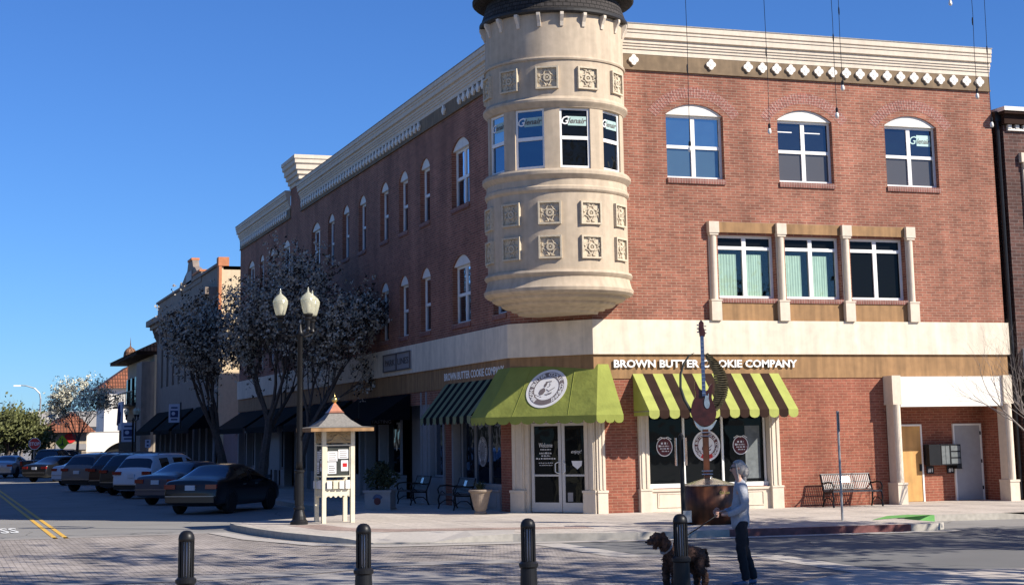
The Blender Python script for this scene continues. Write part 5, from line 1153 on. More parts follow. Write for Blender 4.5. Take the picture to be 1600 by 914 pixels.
    if kind == 'suv':
        for sd in (-1,1): q = MB(); q.tube([(.9,sd*.60,1.69),(1.0,sd*.60,1.74),(2.6,sd*.60,1.75),(2.75,sd*.60,1.71)],.018,6); q.build('roof_rail', M['rim'], r, world=False)
    return r
PB = paint('paint_black', (.007,.008,.011), 0); PG = paint('paint_slate', (.06,.07,.10), .1); PW = paint('paint_white', (.62,.66,.72), 0); PT = paint('paint_taupe', (.17,.155,.15), .1); PD = paint('paint_maroon', (.035,.014,.016)); PS = paint('paint_silver', (.40,.42,.45), .6)
def park(kind, px_left_rear, head, pnt, label, cat, w_=.9):
    h_ = R(head); f = Vector((math.sin(h_), math.cos(h_))); lf = Vector((-f.y, f.x)); p_ = Vector(px_left_rear)-lf*w_
    return car(kind, (p_.x, p_.y, 0), h_, pnt, label, cat)
park('sedan', (-9.80,10.6), 35, PB, 'black sedan parked nearest the corner, behind the street lamp', 'sedan')
park('sedan', (-9.75,19.0), 43, PG, 'slate blue sedan parked between the black sedan and the white suv', 'sedan')
park('suv', (-9.75,26.6), 43, PW, 'white suv parked behind the slate blue sedan', 'suv')
park('suv', (-9.85,31.2), 43, PB, 'black suv parked just left of the white suv', 'suv')
park('suv', (-9.95,35.4), 43, PD, 'dark maroon suv mostly hidden between the black and taupe suvs', 'suv')
park('suv', (-10.9,38.6), 43, PT, 'taupe suv at the left end of the suv row', 'suv')
park('sedan', (-10.6,50.5), 43, PW, 'white sedan parked beyond the taupe suv', 'sedan')
park('sedan', (-11.6,60.5), 43, PB, 'black sedan parked farthest down the row, beside the stop sign', 'sedan')
car('pickup', (-10.3,73.0,0), R(30), PB, 'dark pickup truck crossing at the stop sign', 'pickup')
car('sedan', (-12.4,74.0,0), R(20), PS, 'silver sedan at the far left edge of the photo', 'sedan')
car('suv', (-9.2,88,0), R(60), PB, 'large black suv on the far side of the crossing', 'suv')
car('suv', (-13.5,92,0), R(10), PW, 'distant white suv at the left edge beyond the silver sedan', 'suv')
# ------------------------------------------------------------------ trees
def tree(name, loc, H, trunk_r, label, levels=4, spread=1.0, leafmat=None, nleaf=0, leaf=.07, barkm='bark', seed=1, cat='tree', group=None, first=.28, nb=4, crown=None, up=.35, lean=(0,0), bigroot=True, clump=.45):
    rd = random.Random(seed); r = thing(name, loc, label=label, cat=cat, group=group)
    q = MB(); tips = []
    def grow(p, d, L, rad, lv):
        pts = [p]; rads = [rad]; n_ = 4; c = d.copy()
        for i in range(n_):
            c = (c+Vector((rd.gauss(0,.10),rd.gauss(0,.10),rd.gauss(0,.05)+up*.12))).normalized(); pts.append(pts[-1]+c*L/n_); rads.append(rad*(1-.45*(i+1)/n_))
        q.tube(pts, rads, 7 if lv == 0 else (5 if lv < 3 else 3), cap=False)
        tips.append((pts[-1], lv)); 
        if lv >= 2: tips.append((pts[2], lv))
        if lv < levels:
            k = nb if lv else nb+1
            for j in range(k):
                t = .45+.55*(j+.5)/k if lv else .72+.28*(j+.5)/k
                idx = min(int(t*n_), n_-1); f_ = t*n_-idx; pp = pts[idx].lerp(pts[idx+1], f_)
                a = 2*PI*(j/k)+rd.uniform(-.5,.5)+lv*1.3; tilt = (.45+.35*rd.random())*spread
                ax1 = c.orthogonal().normalized(); ax2 = c.cross(ax1)
                dd = (c*math.cos(tilt)+(ax1*math.cos(a)+ax2*math.sin(a))*math.sin(tilt)).normalized()
                grow(pp, dd, L*(.78 if lv else 1.0)*rd.uniform(.75,1.05), rads[min(idx+1,n_)]*.62, lv+1)
    L0 = H*first
    grow(Vector((0,0,0)), Vector((lean[0],lean[1],1)).normalized(), L0, trunk_r, 0)
    zmax = max(t[0].z for t in tips)
    sc = H/zmax; q.v = [Vector((v.x*sc,v.y*sc,v.z*sc)) for v in q.v]
    q.build('trunk', M[barkm], r, world=False, recalc=False)
    if leafmat:
        cl = [(t[0]*sc, clump*(.6+.8*rd.random())) for t in tips if t[1] >= 2]
        q = MB(); bl = leafmat.startswith('blossom'); (blossom_cloud(q, cl, nleaf, leaf, rd) if bl else leaf_cloud(q, cl, nleaf, leaf, rd)); q.build('crown', [M[leafmat], M['twig_leaf']] if bl else M[leafmat], r, world=False, recalc=False)
    return r
def add_crown(r, ells, n, leaf, m_, seed, dens=.55):
    pass
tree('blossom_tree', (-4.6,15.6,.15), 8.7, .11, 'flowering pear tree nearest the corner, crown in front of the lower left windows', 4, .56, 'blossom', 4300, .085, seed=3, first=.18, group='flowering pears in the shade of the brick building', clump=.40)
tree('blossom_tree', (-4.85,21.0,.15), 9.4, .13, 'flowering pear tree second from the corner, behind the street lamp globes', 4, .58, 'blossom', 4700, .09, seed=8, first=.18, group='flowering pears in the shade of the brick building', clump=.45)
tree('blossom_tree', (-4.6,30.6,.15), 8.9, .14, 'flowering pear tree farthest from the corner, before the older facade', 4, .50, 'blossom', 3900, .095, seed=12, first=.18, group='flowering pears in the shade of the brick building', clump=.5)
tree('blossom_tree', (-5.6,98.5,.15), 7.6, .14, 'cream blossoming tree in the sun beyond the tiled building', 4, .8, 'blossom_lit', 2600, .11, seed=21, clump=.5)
tree('green_tree', (-11.3,92,0), 5.2, .2, 'leafy olive green tree at the far left edge', 4, 1.1, 'leaf2', 12000, .12, seed=31, clump=.8)
tree('green_tree', (-15.6,96,0), 5.8, .2, 'darker green tree just outside the left edge', 4, 1.1, 'leaf', 8000, .13, seed=32, clump=.8)
tree('green_tree', (-9.8,125,0), 4.6, .2, 'low green tree behind the three-globe lamp', 4, 1.1, 'leaf_dark', 7000, .12, seed=33, clump=.8)
for i,(x,y,H,lb) in enumerate(((-9.5,175,8.4,'bare grey tree on the skyline, leftmost'),(-6.2,180,8.6,'bare grey tree on the skyline, in the middle'),(-2.5,178,8.0,'bare grey tree on the skyline behind the cobra-head light'),(.5,176,7.0,'bare grey tree on the skyline behind the tiled roof'))):
    tree('bare_tree', (x,y,0), H, .22, lb, 4, 1.0, barkm='bark_pale', seed=40+i, group='bare trees on the skyline')
for i,(x,y,H) in enumerate(((-4.5,150,5.6),(1.5,152,6.2),(-8,152,5.0))):
    tree('green_tree', (x,y,0), H, .2, ['dark evergreen behind the tan building roof','dark evergreen behind the white chimney','dark evergreen left of the tan building'][i], 3, 1.2, 'leaf_dark', 5000, .16, seed=50+i, clump=1.0)
tree('bare_tree', (11.4,-3.6,.15), 5.4, .075, 'young bare street tree at the right edge before the portal', 4, .72, barkm='bark_pale', seed=61, first=.30)
# trees behind and to the right of the camera, whose branch shadows fall on the street
for i,(x,y,H,nl,sp_,fi,lf,lb) in enumerate(((7.4,-18.6,10,3000,.95,.28,.13,'plaza tree across the right road, out of frame'),(6.9,-16.6,9.5,3000,.70,.34,.13,'smaller plaza tree nearest the right kerb, out of frame'),(13.0,-18.8,9,2500,.95,.28,.13,'plaza tree farthest to the right, out of frame'),(3.4,-27.2,10.5,3500,.95,.28,.13,'plaza tree shading the person and dog, out of frame'),(1.2,-26.0,15,700,.72,.50,.17,'tallest plaza tree behind the camera side, out of frame'),(4.2,-22.6,14.5,650,.68,.46,.17,'tall plaza tree whose shadow reaches the crossing, out of frame'),(.5,-24.6,18,800,.56,.60,.17,'plaza tree closest to the camera side, out of frame'))):
    tree('plaza_tree', (x,y,.15), H, .30, lb, 5, sp_, 'leaf_dark' if nl else None, nl, lf, seed=70+i, group='plaza trees casting shade on the street', nb=3, clump=.5, first=fi)
# ------------------------------------------------------------------ far buildings on the left street
FB = thing('old_facade_building', (-1.6,66,.15), label='two-storey old stone facade with arched windows, stepped gable and orange trim', cat='building')
F2 = frame((-1.6,0),(0,-1)); y0,y1 = 52.2,80.2
hol = []
for k in range(9):
    u = -(53.9+2.9*k); hol.append(opening(u-.55,u+.55,5.9,9.0,.55))
q = MB(F2); q.tri([[(-y1,0,.1),(-y0,0,.1),(-y0,0,12.0),(-y1,0,12.0)]]+hol)
for hh in hol:
    for i in range(len(hh)): a,c = hh[i],hh[(i+1)%len(hh)]; q.poly([a,c,(c[0],-.3,c[2]),(a[0],-.3,a[2])])
q.build('wall', M['stone_grey'], FB, recalc=False)
for hh in hol:
    q = MB(F2); q.poly([(a,-.28,c) for a,_,c in hh]); wo = q.build('window', M['glass_dark'], FB, recalc=False)
    q = MB(F2); q.tube([(a*1.0+(a-(hh[0][0]+hh[1][0])/2)*.18,.03,c+.06) for a,_,c in hh[2:]],.07,5); q.build('arch_trim', M['stone_grey'], wo)
q = MB(); q.box(-1.6,8,52.2,52.6,.1,11.9); q.build('side_wall', M['plaster_cream'], FB)
q = MB(); q.box(-1.66,-1.50,52.1,52.7,8.2,12.3); q.box(-1.7,-1.1,52.08,52.75,11.9,12.4); q.build('corner_pier', M['orange_trim'], FB)
q = MB(); q.box(-1.4,8,52.2,80.2,11.7,11.9); q.build('roof', M['roof'], FB)
q = MB(F2); q.box(-80.9,-52.6,0,.75,10.35,10.75); q.box(-80.6,-52.6,0,.5,10.1,10.35); q.box(-80.4,-52.6,0,.3,9.9,10.1); q.box(-80.3,-52.6,0,.12,11.95,12.1); q.build('cornice', M['stone_grey'], FB)
for k in range(10):
    q = MB(F2); u = -(53.0+2.95*k); q.prism([(u-.12,0,9.0),(u-.12,.25,9.5),(u-.12,.45,10.1),(u-.12,0,10.1)], (.24,0,0)); q.build('bracket', M['stone_grey'], FB)
q = MB(F2); gp = [(-68.5,12.0),(-59.0,12.0),(-59.0,12.6),(-60.5,12.7),(-61.5,13.1),(-62.4,13.25),(-62.8,13.7),(-64.6,13.7),(-65,13.2),(-66,13.0),(-67,12.7),(-68.5,12.6)]
q.prism([(a,.05,c-.35) for a,c in gp], (0,-.4,0)); q.build('gable', M['stone_grey'], FB)
q = MB(F2); q.box(-62.9,-64.5,.06,-.4,13.36,13.55) if False else q.box(-64.6,-62.8,-.4,.1,13.36,13.5); q.box(-62.4,-59.2,-.45,.12,12.3,12.42); q.build('gable_coping', M['orange_trim'], FB)
q = MB(F2); q.box(-65,-62.6,.06,.12,11.9,12.7); q.build('date_panel', M['offwhite'], FB)
q = MB(); q.box(1.2,1.5,51.9,52.2,6.5,10.2); q.box(.8,1.9,51.7,52.2,10.2,10.35); q.build('chimney_flue', M['stone_grey'], FB)
for a in ((-60,-53),(-69,-61.5),(-79,-70.5)): dark_awning(a[0],a[1],1.5,4.2,2.9,par=FB,F=F2)
q = MB(F2); q.box(-80,-52.6,-.02,.02,.15,3.6); q.build('shopfront', M['dark'], FB)
for k in range(11):
    q = MB(F2); u = -(53.2+2.6*k); q.box(u-.1,u+.1,0,.1,.15,3.2); q.build('pilaster', M['offwhite'], FB)
fn = MB(); fn.box(-1.3,-1.2,45.5,52.1,.15,2.9); o = fn.build('alley_gate', M['pinkwall']); tag(o, 'dull pink panelled gate closing the alley beside the brick building', 'gate')
q = MB(); q.box(-1.45,-1.31,47.0,48.2,2.5,3.1); o = q.build('open_sign', M['pinkwall']); tag(o, 'small pink lettered sign above the alley gate', 'sign'); q = MB(F2); q.text('BLOCK', .32, (-47.6,-.14,2.66), width=1.0, depth=.01); x_ = q.build('sign_lettering', M['red'], o, recalc=False)
# light grey panel sign, in front of left facade
gp_ = thing('panel_board', (-2.2,31.9,.15), label='tall plain grey board standing under the dark awning', cat='board')
q = MB(); q.box(-2.3,-2.2,30.9,33.2,.9,2.8); q.build('board', M['offwhite'], gp_); q = MB(); [q.box(-2.28,-2.22,y-.03,y+.03,.15,.9) for y in (31.1,33.0)]; q.build('leg', M['black'], gp_)
# tiled-roof building
TB = thing('tiled_roof_building', (-1.6,90,.15), label='tan building with brown tiled roof and small spired dome', cat='building')
q = MB(); q.box(-1.7,8,80.6,98.5,.1,8.4); q.build('wall', M['plaster_tan'], TB)
q = MB(); q.add([(-3.1,80.7,8.65),(-3.1,100.1,8.65),(9,100.1,8.65),(9,80.7,8.65),(2.2,82,11.1),(2.2,94.5,11.1)], [(0,3,4),(0,4,5,1),(1,5,2),(3,2,5,4),(0,1,2,3)]); q.build('roof', M['tile_b'], TB)
q = MB(); q.box(-3.0,8.9,80.8,100.0,8.42,8.64); q.build('eave', M['choc'], TB)
q = MB(); q.lathe([(.55,8.7),(.55,9.2),(.5,9.45),(.34,9.68),(.14,9.82),(.05,9.92),(.03,10.2),(.0,10.7)], (-1.7,97), 16); q.build('dome', M['tile_b'], TB, smooth=True)
for y in (82,85,88,91,94,97): q = MB(); q.box(-1.9,-1.7,y-.5,y+.5,5.2,7.2); q.build('window', M['glass_dark'], TB)
q = MB(); q.box(-2.9,-1.7,84,98.0,4.9,5.05); 
for k in range(12): q.box(-2.85,-2.8,84.2+1.2*k,84.3+1.2*k,5.05,5.9)
q.box(-2.87,-2.79,84,98,5.9,5.98); q.build('balcony', M['black'], TB)
q = MB(); q.box(-2.4,-1.71,82,97.5,.2,3.2); q.build('shopfront', M['dark'], TB)
q = MB(); q.box(-3.4,-3.3,85.8,88.8,3.1,5.2); sg_ = q.build('hanging_panel', M['banner'], TB)
q = MB(frame((-3.41,87.3),(0,-1))); q.tube([(-.9,.01,3.5),(-.3,.01,4.6),(.1,.01,4.9),(.3,.01,4.5),(-.2,.01,4.1),(.3,.01,3.7),(.8,.01,4.4)],.12,5); q.build('painted_scroll', M['navy'], sg_)
q = MB(); q.box(-2.6,-1.7,80.62,84,.1,7.9); q.build('front_bay', M['stone_grey'], TB)
# cross-street buildings
CB = thing('cafe_building', (-6,110,.15), label='low tan arched building with orange tiled roof and round red sign', cat='building')
q = MB(); q.box(-7.9,-4.0,109,122,0,3.2); q.build('wall', M['plaster_tan'], CB)
q = MB(); q.add([(-8.5,108.2,3.15),(-3.3,108.2,3.15),(-3.3,123,3.15),(-8.5,123,3.15),(-5.0,110.5,4.9),(-5.0,120,4.9)], [(0,1,4),(1,2,5,4),(2,3,5),(3,0,4,5),(0,3,2,1)]); q.build('roof', M['tile'], CB)
for y in (111,113.5,116): q = MB(frame((-7.9,0),(0,-1))); q.poly([(a,.01,c) for a,_,c in opening(-y-.6,-y+.6,.2,1.9,.6)]); q.build('arch_window', M['glass_dark'], CB, recalc=False)
q = MB(); q.box(-6.8,-4.4,108.95,109,.3,1.55); q.build('shopfront', M['dark'], CB)
q = MB(); q.box(-6.6,-4.0,108.9,108.99,1.65,2.15); q.build('sign_board', M['offwhite'], CB)
q = MB(); q.prism([(-5.4+.5*math.cos(2*PI*k/20),108.9,2.65+.42*math.sin(2*PI*k/20)) for k in range(20)], (0,.08,0)); q.build('round_sign', M['red'], CB)
WB = thing('white_arcade', (-1.5,116,.15), label='white arcade wall with a wide dark arch behind the blossoming tree', cat='building')
wall(frame((-4.0,113.8),(1,0)), [(0,0,.1),(9,0,.1),(9,0,3.1),(0,0,3.1)], [opening(1.6,6.2,.12,.8,1.5,16)], .5, 'wall', M['white_rough'], parent=WB)
q = MB(); q.box(-3.9,5,114.5,114.6,.1,3.0); q.build('arcade_shade', M['dark'], WB)
q = MB(); q.box(-3.9,5,114.0,120,3.1,3.2); q.build('roof', M['roof'], WB)
RB = thing('red_gable_building', (2,124,.15), label='white building with red roof rising behind the arcade', cat='building')
q = MB(); q.box(-1.2,9,123.8,132,0,7.6); q.build('wall', M['white_rough'], RB)
q = MB(); q.add([(-1.8,123.2,7.4),(-1.8,133,7.4),(9.5,133,7.4),(9.5,123.2,7.4),(1.2,125,9.6),(1.2,131,9.6)], [(0,3,4),(0,4,5,1),(1,5,2),(3,2,5,4)]); q.build('roof', M['tile'], RB)
HB = thing('chimney_house', (-3,140,.15), label='pale house with a white chimney behind the orange tiled roof', cat='house')
q = MB(); q.box(-6.0,0,140,146,0,4.0); q.build('wall', M['white_rough'], HB)
q = MB(); q.add([(-6.3,139.5,3.9),(.3,139.5,3.9),(.3,146.5,3.9),(-6.3,146.5,3.9),(-6.3,143,5.6),(.3,143,5.6)], [(0,1,5,4),(2,3,4,5),(0,4,3),(1,2,5)]); rf = q.build('roof', M['roof'], HB)
q = MB(); q.box(-4.6,-3.9,141,141.7,4.2,5.9); q.build('chimney', M['white_rough'], rf)
# far side of the left street (out of frame; added to cut sky light, mirrored by the parked cars)
for i,(y0,y1,h_,lb) in enumerate(((2,30,11.5,'added sky-blocking dark block across the left street, nearest, out of frame'),(31,72,10,'added sky-blocking dark block across the left street, middle, out of frame'),(73,104,9,'added sky-blocking dark block across the left street, farthest, out of frame'))):
    t_ = thing('shade_block', (-33,(y0+y1)/2,0), label=lb, cat='building'); q = MB(); q.box(-40,-25,y0,y1,0,h_); q.build('wall', M['slate'], t_)
    q = MB(); q.box(-25,-24.8,y0,y1,h_-.5,h_+.1); q.build('cornice', M['frieze'], t_)
    for k in range(int((y1-y0)/3)): q = MB(); q.box(-24.99,-24.95,y0+.8+3*k,y0+2.0+3*k,h_*.55,h_*.55+2); q.build('window', M['glass_dark'], t_)
    for k in range(int((y1-y0)/4.5)): q = MB(); q.box(-24.99,-24.95,y0+.6+4.5*k,y0+4.2+4.5*k,.4,3); q.build('shopfront', M['glass_dark'], t_)
# ------------------------------------------------------------------ person and dog
def skin(name, V, E, mt, parent, sub=2, T=None, root=0, smooth=True):
    me = D.meshes.new(name); me.from_pydata([v[0] for v in V], E, []); o = D.objects.new(name, me); COL.objects.link(o)
    md = o.modifiers.new('skin','SKIN'); md.use_smooth_shade = True; md.branch_smoothing = .4
    sv = me.skin_vertices[0].data
    for i, v in enumerate(V):
        r_ = v[1]; sv[i].radius = r_ if isinstance(r_, tuple) else (r_, r_); sv[i].use_root = (i == root)
    s_ = o.modifiers.new('s','SUBSURF'); s_.levels = sub; s_.render_levels = sub
    dg = bpy.context.evaluated_depsgraph_get(); dg.update(); me2 = D.meshes.new_from_object(o.evaluated_get(dg)); D.objects.remove(o)
    me2.name = name; me2.materials.clear(); me2.materials.append(mt); me2.polygons.foreach_set('use_smooth', [smooth]*len(me2.polygons))
    ob = D.objects.new(name, me2); COL.objects.link(ob); ob.parent = parent
    return ob
PE = thing('person', (-5.24,-18.62,0), R(71), label='person in grey-blue fleece and black trousers holding a dog lead', cat='person')
# local: +y forward, -x = left side (towards the camera)
V = [((0,0,.95),(.10,.085)),((0,0,1.10),(.11,.09)),((0,-.01,1.28),(.15,.105)),((0,-.01,1.40),(.13,.09)),((0,0,1.48),.055),((0,.015,1.535),.055),((0,.025,1.60),(.075,.09)),((0,.03,1.66),(.08,.10)),((0,.02,1.72),(.06,.075)),
 ((-.16,-.01,1.40),.065),((-.215,-.03,1.26),.05),((-.235,-.04,1.12),.043),((-.20,.10,1.03),.036),((-.13,.25,1.0),.028),((-.11,.30,1.0),(.022,.04)),
 ((.16,-.01,1.40),.065),((.215,-.02,1.26),.05),((.235,.0,1.10),.043),((.20,.13,1.03),.036),((.10,.25,1.03),.028),((.07,.30,1.03),(.022,.04)),
 ((-.09,0,.88),(.085,.095)),((-.10,.02,.70),(.075,.085)),((-.10,.03,.50),.058),((-.10,-.0,.30),.052),((-.10,-.03,.10),.04),((-.10,-.04,.05),.042),((-.10,.08,.035),.034),((-.10,.15,.03),.024),
 ((.09,0,.88),(.085,.095)),((.10,-.04,.70),(.075,.085)),((.10,-.05,.50),.058),((.10,-.12,.30),.052),((.10,-.17,.10),.04),((.10,-.18,.05),.042),((.10,-.06,.035),.034),((.10,.01,.03),.024)]
E_ = [(0,1),(1,2),(2,3),(3,4),(4,5),(5,6),(6,7),(7,8),(3,9),(9,10),(10,11),(11,12),(12,13),(13,14),(3,15),(15,16),(16,17),(17,18),(18,19),(19,20),(0,21),(21,22),(22,23),(23,24),(24,25),(25,26),(26,27),(27,28),(0,29),(29,30),(30,31),(31,32),(32,33),(33,34),(34,35),(35,36)]
pb = skin('body', V, E_, M['skin'], PE)
# fingers + nose joined into the body mesh
def fingers(cx, cy, cz, sgn):
    parts = []
    for k in range(4):
        x = cx; z = cz+.03-.02*k; l_ = (.062,.072,.068,.055)[k]
        parts.append(skin('f', [((x,cy-.01,z),.011),((x-.010*sgn,cy+l_*.5,z-.004),.010),((x+.018*sgn,cy+l_*.75,z-.008),.009),((x+.035*sgn,cy+l_*.45,z-.010),.008)], [(0,1),(1,2),(2,3)], M['skin'], PE, sub=1))
    parts.append(skin('f', [((cx,cy-.04,cz+.035),.012),((cx+.02*sgn,cy+.0,cz+.055),.011),((cx+.035*sgn,cy+.035,cz+.04),.009)], [(0,1),(1,2)], M['skin'], PE, sub=1))
    return parts
add = fingers(-.11,.335,1.0,1)+fingers(.07,.335,1.03,-1)
add.append(skin('n', [((0,.10,1.655),.012),((0,.128,1.625),.014),((0,.105,1.61),.012)], [(0,1),(1,2)], M['skin'], PE, sub=1))
for sx in (-1,1): add.append(skin('e', [((.083*sx,.02,1.665),(.008,.02)),((.085*sx,.015,1.63),(.008,.014))], [(0,1)], M['skin'], PE, sub=1))
bm_ = bmesh.new(); bm_.from_mesh(pb.data)
for a_ in add: bm_.from_mesh(a_.data); D.objects.remove(a_)
bm_.to_mesh(pb.data); bm_.free(); pb.data.polygons.foreach_set('use_smooth', [True]*len(pb.data.polygons))
for sx in (-1,1):
    q = MB(Matrix.Translation((.035*sx,.112,1.652)) @ Matrix.Rotation(R(90),4,'X')); q.lathe([(.0,-.006),(.016,-.004),(.016,.004),(.0,.006)], n=12); 
    if sx == -1: gg = q
    else: gg.add(q.v, q.f, Matrix())
gg.at(Matrix()); gg.tube([(-.085,.02,1.662),(-.08,.09,1.662),(-.045,.118,1.662),(0,.122,1.668),(.045,.118,1.662),(.08,.09,1.662),(.085,.02,1.662)],.005,5); gg.build('sunglasses', M['black'], PE, world=False)
q = MB(); q.tube([(-.022,.108,1.583),(0,.115,1.582),(.022,.108,1.583)],.006,5); q.build('mouth', M['guitar'], PE, world=False)
V = [((0,.0,.78),(.15,.135)),((0,.01,.86),(.172,.15)),((0,.01,.98),(.168,.14)),((0,-.005,1.15),(.165,.135)),((0,-.015,1.30),(.175,.135)),((0,-.01,1.40),(.145,.105)),((0,.0,1.47),(.075,.07)),((0,.01,1.50),(.075,.07)),
 ((-.165,-.01,1.385),.083),((-.225,-.03,1.26),.070),((-.245,-.04,1.12),.062),((-.205,.10,1.035),.054),((-.15,.21,1.0),.045),((.165,-.01,1.385),.083),((.225,-.02,1.26),.070),((.245,.0,1.10),.062),((.205,.13,1.035),.054),((.13,.22,1.03),.045)]
E_ = [(0,1),(1,2),(2,3),(3,4),(4,5),(5,6),(6,7),(5,8),(8,9),(9,10),(10,11),(11,12),(5,13),(13,14),(14,15),(15,16),(16,17)]
jk = skin('jacket', V, E_, M['jacket'], PE, sub=3)
rd = random.Random(4)
for v in jk.data.vertices:
    c = v.co; f_ = math.sin(c.z*38+c.y*16+math.sin(c.x*20)*1.5)*.006*(1.3 if abs(c.x) > .17 else .6); n_ = Vector((c.x,c.y,0)).normalized() if (c.x or c.y) else Vector((1,0,0)); v.co += n_*f_
V = [((0,.0,.98),(.11,.09)),((-.085,0,.86),(.095,.11)),((-.10,.02,.68),(.088,.095)),((-.10,.03,.50),.075),((-.10,.0,.30),.070),((-.10,-.03,.12),.066),((-.10,-.035,.07),.066),((.085,0,.86),(.095,.11)),((.10,-.04,.68),(.088,.095)),((.10,-.05,.50),.075),((.10,-.11,.30),.070),((.10,-.165,.12),.066),((.10,-.17,.07),.066)]
tr = skin('trousers', V, [(0,1),(1,2),(2,3),(3,4),(4,5),(5,6),(0,7),(7,8),(8,9),(9,10),(10,11),(11,12)], M['trousers'], PE, sub=3)
for v in tr.data.vertices: c = v.co; v.co.y += .005*math.sin(c.z*45+c.x*30)
for x, y in ((-.10,-.03),(.10,-.17)): skin('shoe', [((x,y-.045,.05),(.045,.045)),((x,y+.05,.042),(.045,.036)),((x,y+.15,.035),(.042,.028)),((x,y+.21,.03),(.03,.02))], [(0,1),(1,2),(2,3)], M['shoe'], PE)
def ellipsoid(q, c, r, n=20, m_=14, f=None):
    vs = []
    for i in range(m_+1):
        t = PI*i/m_
        for k in range(n):
            a = 2*PI*k/n; v = Vector((c[0]+r[0]*math.sin(t)*math.cos(a), c[1]+r[1]*math.sin(t)*math.sin(a), c[2]+r[2]*math.cos(t))); vs.append(f(v) if f else v)
    return q.add(vs, [(i*n+k, i*n+(k+1)%n, (i+1)*n+(k+1)%n, (i+1)*n+k) for i in range(m_) for k in range(n)])
def hairf(v):
    if v.y > .045 and v.z < 1.715: v.y = .045-(v.y-.045)*.5; v.x *= .9
    if v.z > 1.70: v.y += .012
    v.x += .003*math.sin(v.z*90+v.y*60); v.y += .002*math.sin(v.x*160)
    return v
q = MB(); ellipsoid(q, (0,-.012,1.655), (.089,.108,.118), 28, 20, hairf); q.build('hair', M['hair'], PE, world=False, smooth=True)
q = MB(); ellipsoid(q, (0,-.085,1.60), (.075,.06,.095), 24, 16, lambda v: Vector((v.x+.004*math.sin(v.z*120), v.y+.004*math.sin(v.x*90+v.z*40), v.z))); ellipsoid(q, (0,-.075,1.50), (.05,.035,.09), 20, 12); q.build('hair_bun', M['hair'], PE, world=False, smooth=True)
for sx in (-1,1): q = MB(); q.tube([(sx*.075,.05,1.72),(sx*.085,.045,1.66),(sx*.082,.035,1.58),(sx*.075,.02,1.50),(sx*.07,.02,1.46)],[.016,.015,.013,.011,.006],8); q.build('hair_lock', M['hair'], PE, world=False, smooth=True)
# lead
q = MB(); wm = world_of(PE); hp = wm @ Vector((-.11,.34,1.0)); dc = Vector((-6.62,-18.80,.58))
LD = MB(); LD.tube([hp+Vector((.02,0,.02)), hp, hp.lerp(dc,.35)-Vector((0,0,.03)), hp.lerp(dc,.7)-Vector((0,0,.05)), dc],.009,6); o = LD.build('dog_lead', M['black']); tag(o, 'black lead running from the hand down to the dog', 'lead')
q = MB(); 
# dog : local +y forward
DG = thing('dog', (-6.20,-18.66,0), R(100), label='curly brown dog standing behind the last bollard', cat='dog')
V = [((0,-.26,.48),(.125,.14)),((0,-.10,.48),(.12,.14)),((0,.08,.47),(.13,.16)),((0,.20,.49),(.12,.15)),((0,.28,.60),(.095,.10)),((0,.34,.67),(.09,.09)),((0,.41,.71),(.105,.105)),((0,.47,.695),(.075,.07)),((0,.54,.665),(.05,.045)),((0,.575,.66),(.036,.03)),
 ((-.08,.20,.42),.08),((-.085,.19,.28),.06),((-.085,.20,.15),.05),((-.085,.20,.05),.046),((-.085,.235,.03),.030),((.08,.20,.42),.08),((.085,.22,.28),.06),((.085,.23,.15),.05),((.085,.22,.05),.046),((.085,.255,.03),.030),
 ((-.08,-.27,.44),.10),((-.085,-.20,.30),.075),((-.085,-.32,.18),.05),((-.085,-.32,.05),.045),((-.085,-.285,.03),.030),((.08,-.27,.44),.10),((.085,-.18,.30),.075),((.085,-.30,.18),.05),((.085,-.30,.05),.045),((.085,-.265,.03),.030),
 ((0,-.36,.50),.045),((0,-.40,.40),.04),((0,-.41,.28),.03)]
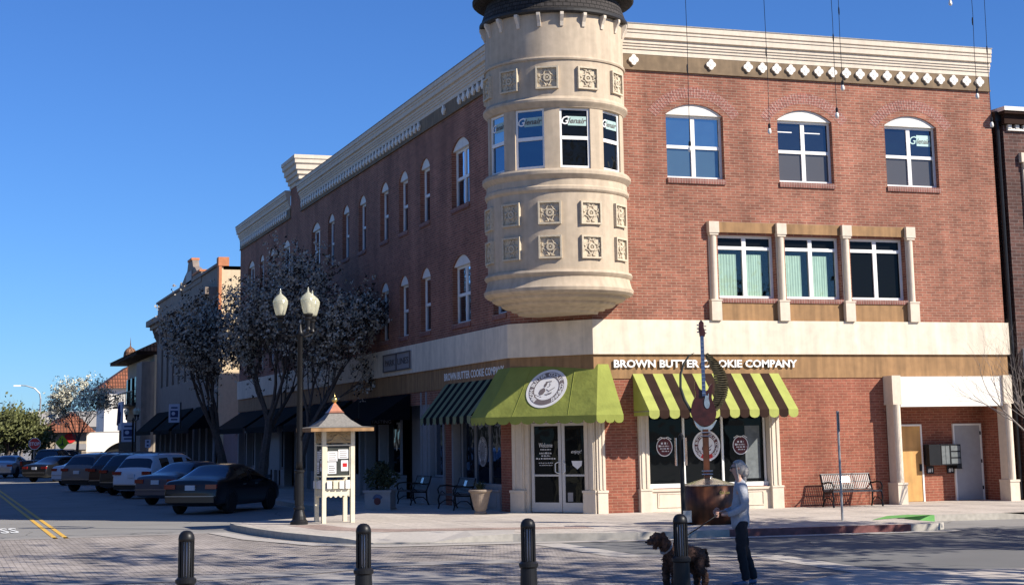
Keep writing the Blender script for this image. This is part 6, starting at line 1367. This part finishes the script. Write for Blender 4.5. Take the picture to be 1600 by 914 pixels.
E_ = [(0,1),(1,2),(2,3),(3,4),(4,5),(5,6),(6,7),(7,8),(8,9),(3,10),(10,11),(11,12),(12,13),(13,14),(3,15),(15,16),(16,17),(17,18),(18,19),(0,20),(20,21),(21,22),(22,23),(23,24),(0,25),(25,26),(26,27),(27,28),(28,29),(0,30),(30,31),(31,32)]
db = skin('body', V, E_, M['fur'], DG, sub=3)
ears = [skin('e', [((sx*.07,.39,.78),(.025,.045)),((sx*.115,.38,.71),(.024,.06)),((sx*.125,.37,.63),(.022,.06)),((sx*.115,.38,.56),(.016,.04))], [(0,1),(1,2),(2,3)], M['fur'], DG) for sx in (-1,1)]
bm_ = bmesh.new(); bm_.from_mesh(db.data)
for e in ears: bm_.from_mesh(e.data); D.objects.remove(e)
bm_.to_mesh(db.data); bm_.free()
rd = random.Random(9); from mathutils import noise
for v in db.data.vertices: v.co += v.normal*(.018*noise.noise(v.co*26)+.010*noise.noise(v.co*60))
tf = MB(); me = db.data; nv = len(me.vertices)
for _ in range(5200):
    v = me.vertices[rd.randrange(nv)]; p = v.co.copy(); nn = v.normal.copy(); dn = (nn*.55+Vector((rd.gauss(0,.4),rd.gauss(0,.4),-.8+rd.gauss(0,.3)))).normalized(); l_ = rd.uniform(.012,.034)*(1.25 if p.z > .2 else .7); s_ = dn.orthogonal().normalized()*.006
    if p.y > .5: l_ *= .4
    c_ = dn.cross(s_).normalized()*.006; tf.add([p-s_,p+s_,p+c_,p+dn*l_], [(0,1,3),(1,2,3),(2,0,3)])
bm_ = bmesh.new(); bm_.from_mesh(db.data); n0 = len(bm_.verts)
nvs = [bm_.verts.new(v) for v in tf.v]
for f in tf.f: bm_.faces.new([nvs[i] for i in f])
bm_.to_mesh(db.data); bm_.free()
q = MB(Matrix.Translation((0,.61,.665))); q.lathe([(0,-.016),(.018,-.008),(.02,.004),(.0,.014)], n=10); q.build('nose', M['black'], DG, world=False)
for sx in (-1,1): q = MB(Matrix.Translation((.055*sx,.50,.735))); q.lathe([(0,-.011),(.011,-.004),(.011,.004),(.0,.011)], n=8); q.build('eye', M['black'], DG, world=False)
q = MB(Matrix.Translation((0,.27,.57)) @ Matrix.Rotation(R(-48),4,'X')); q.lathe([(.11,-.012),(.116,0),(.11,.012)], n=20); q.build('collar', M['offwhite'], DG, world=False)
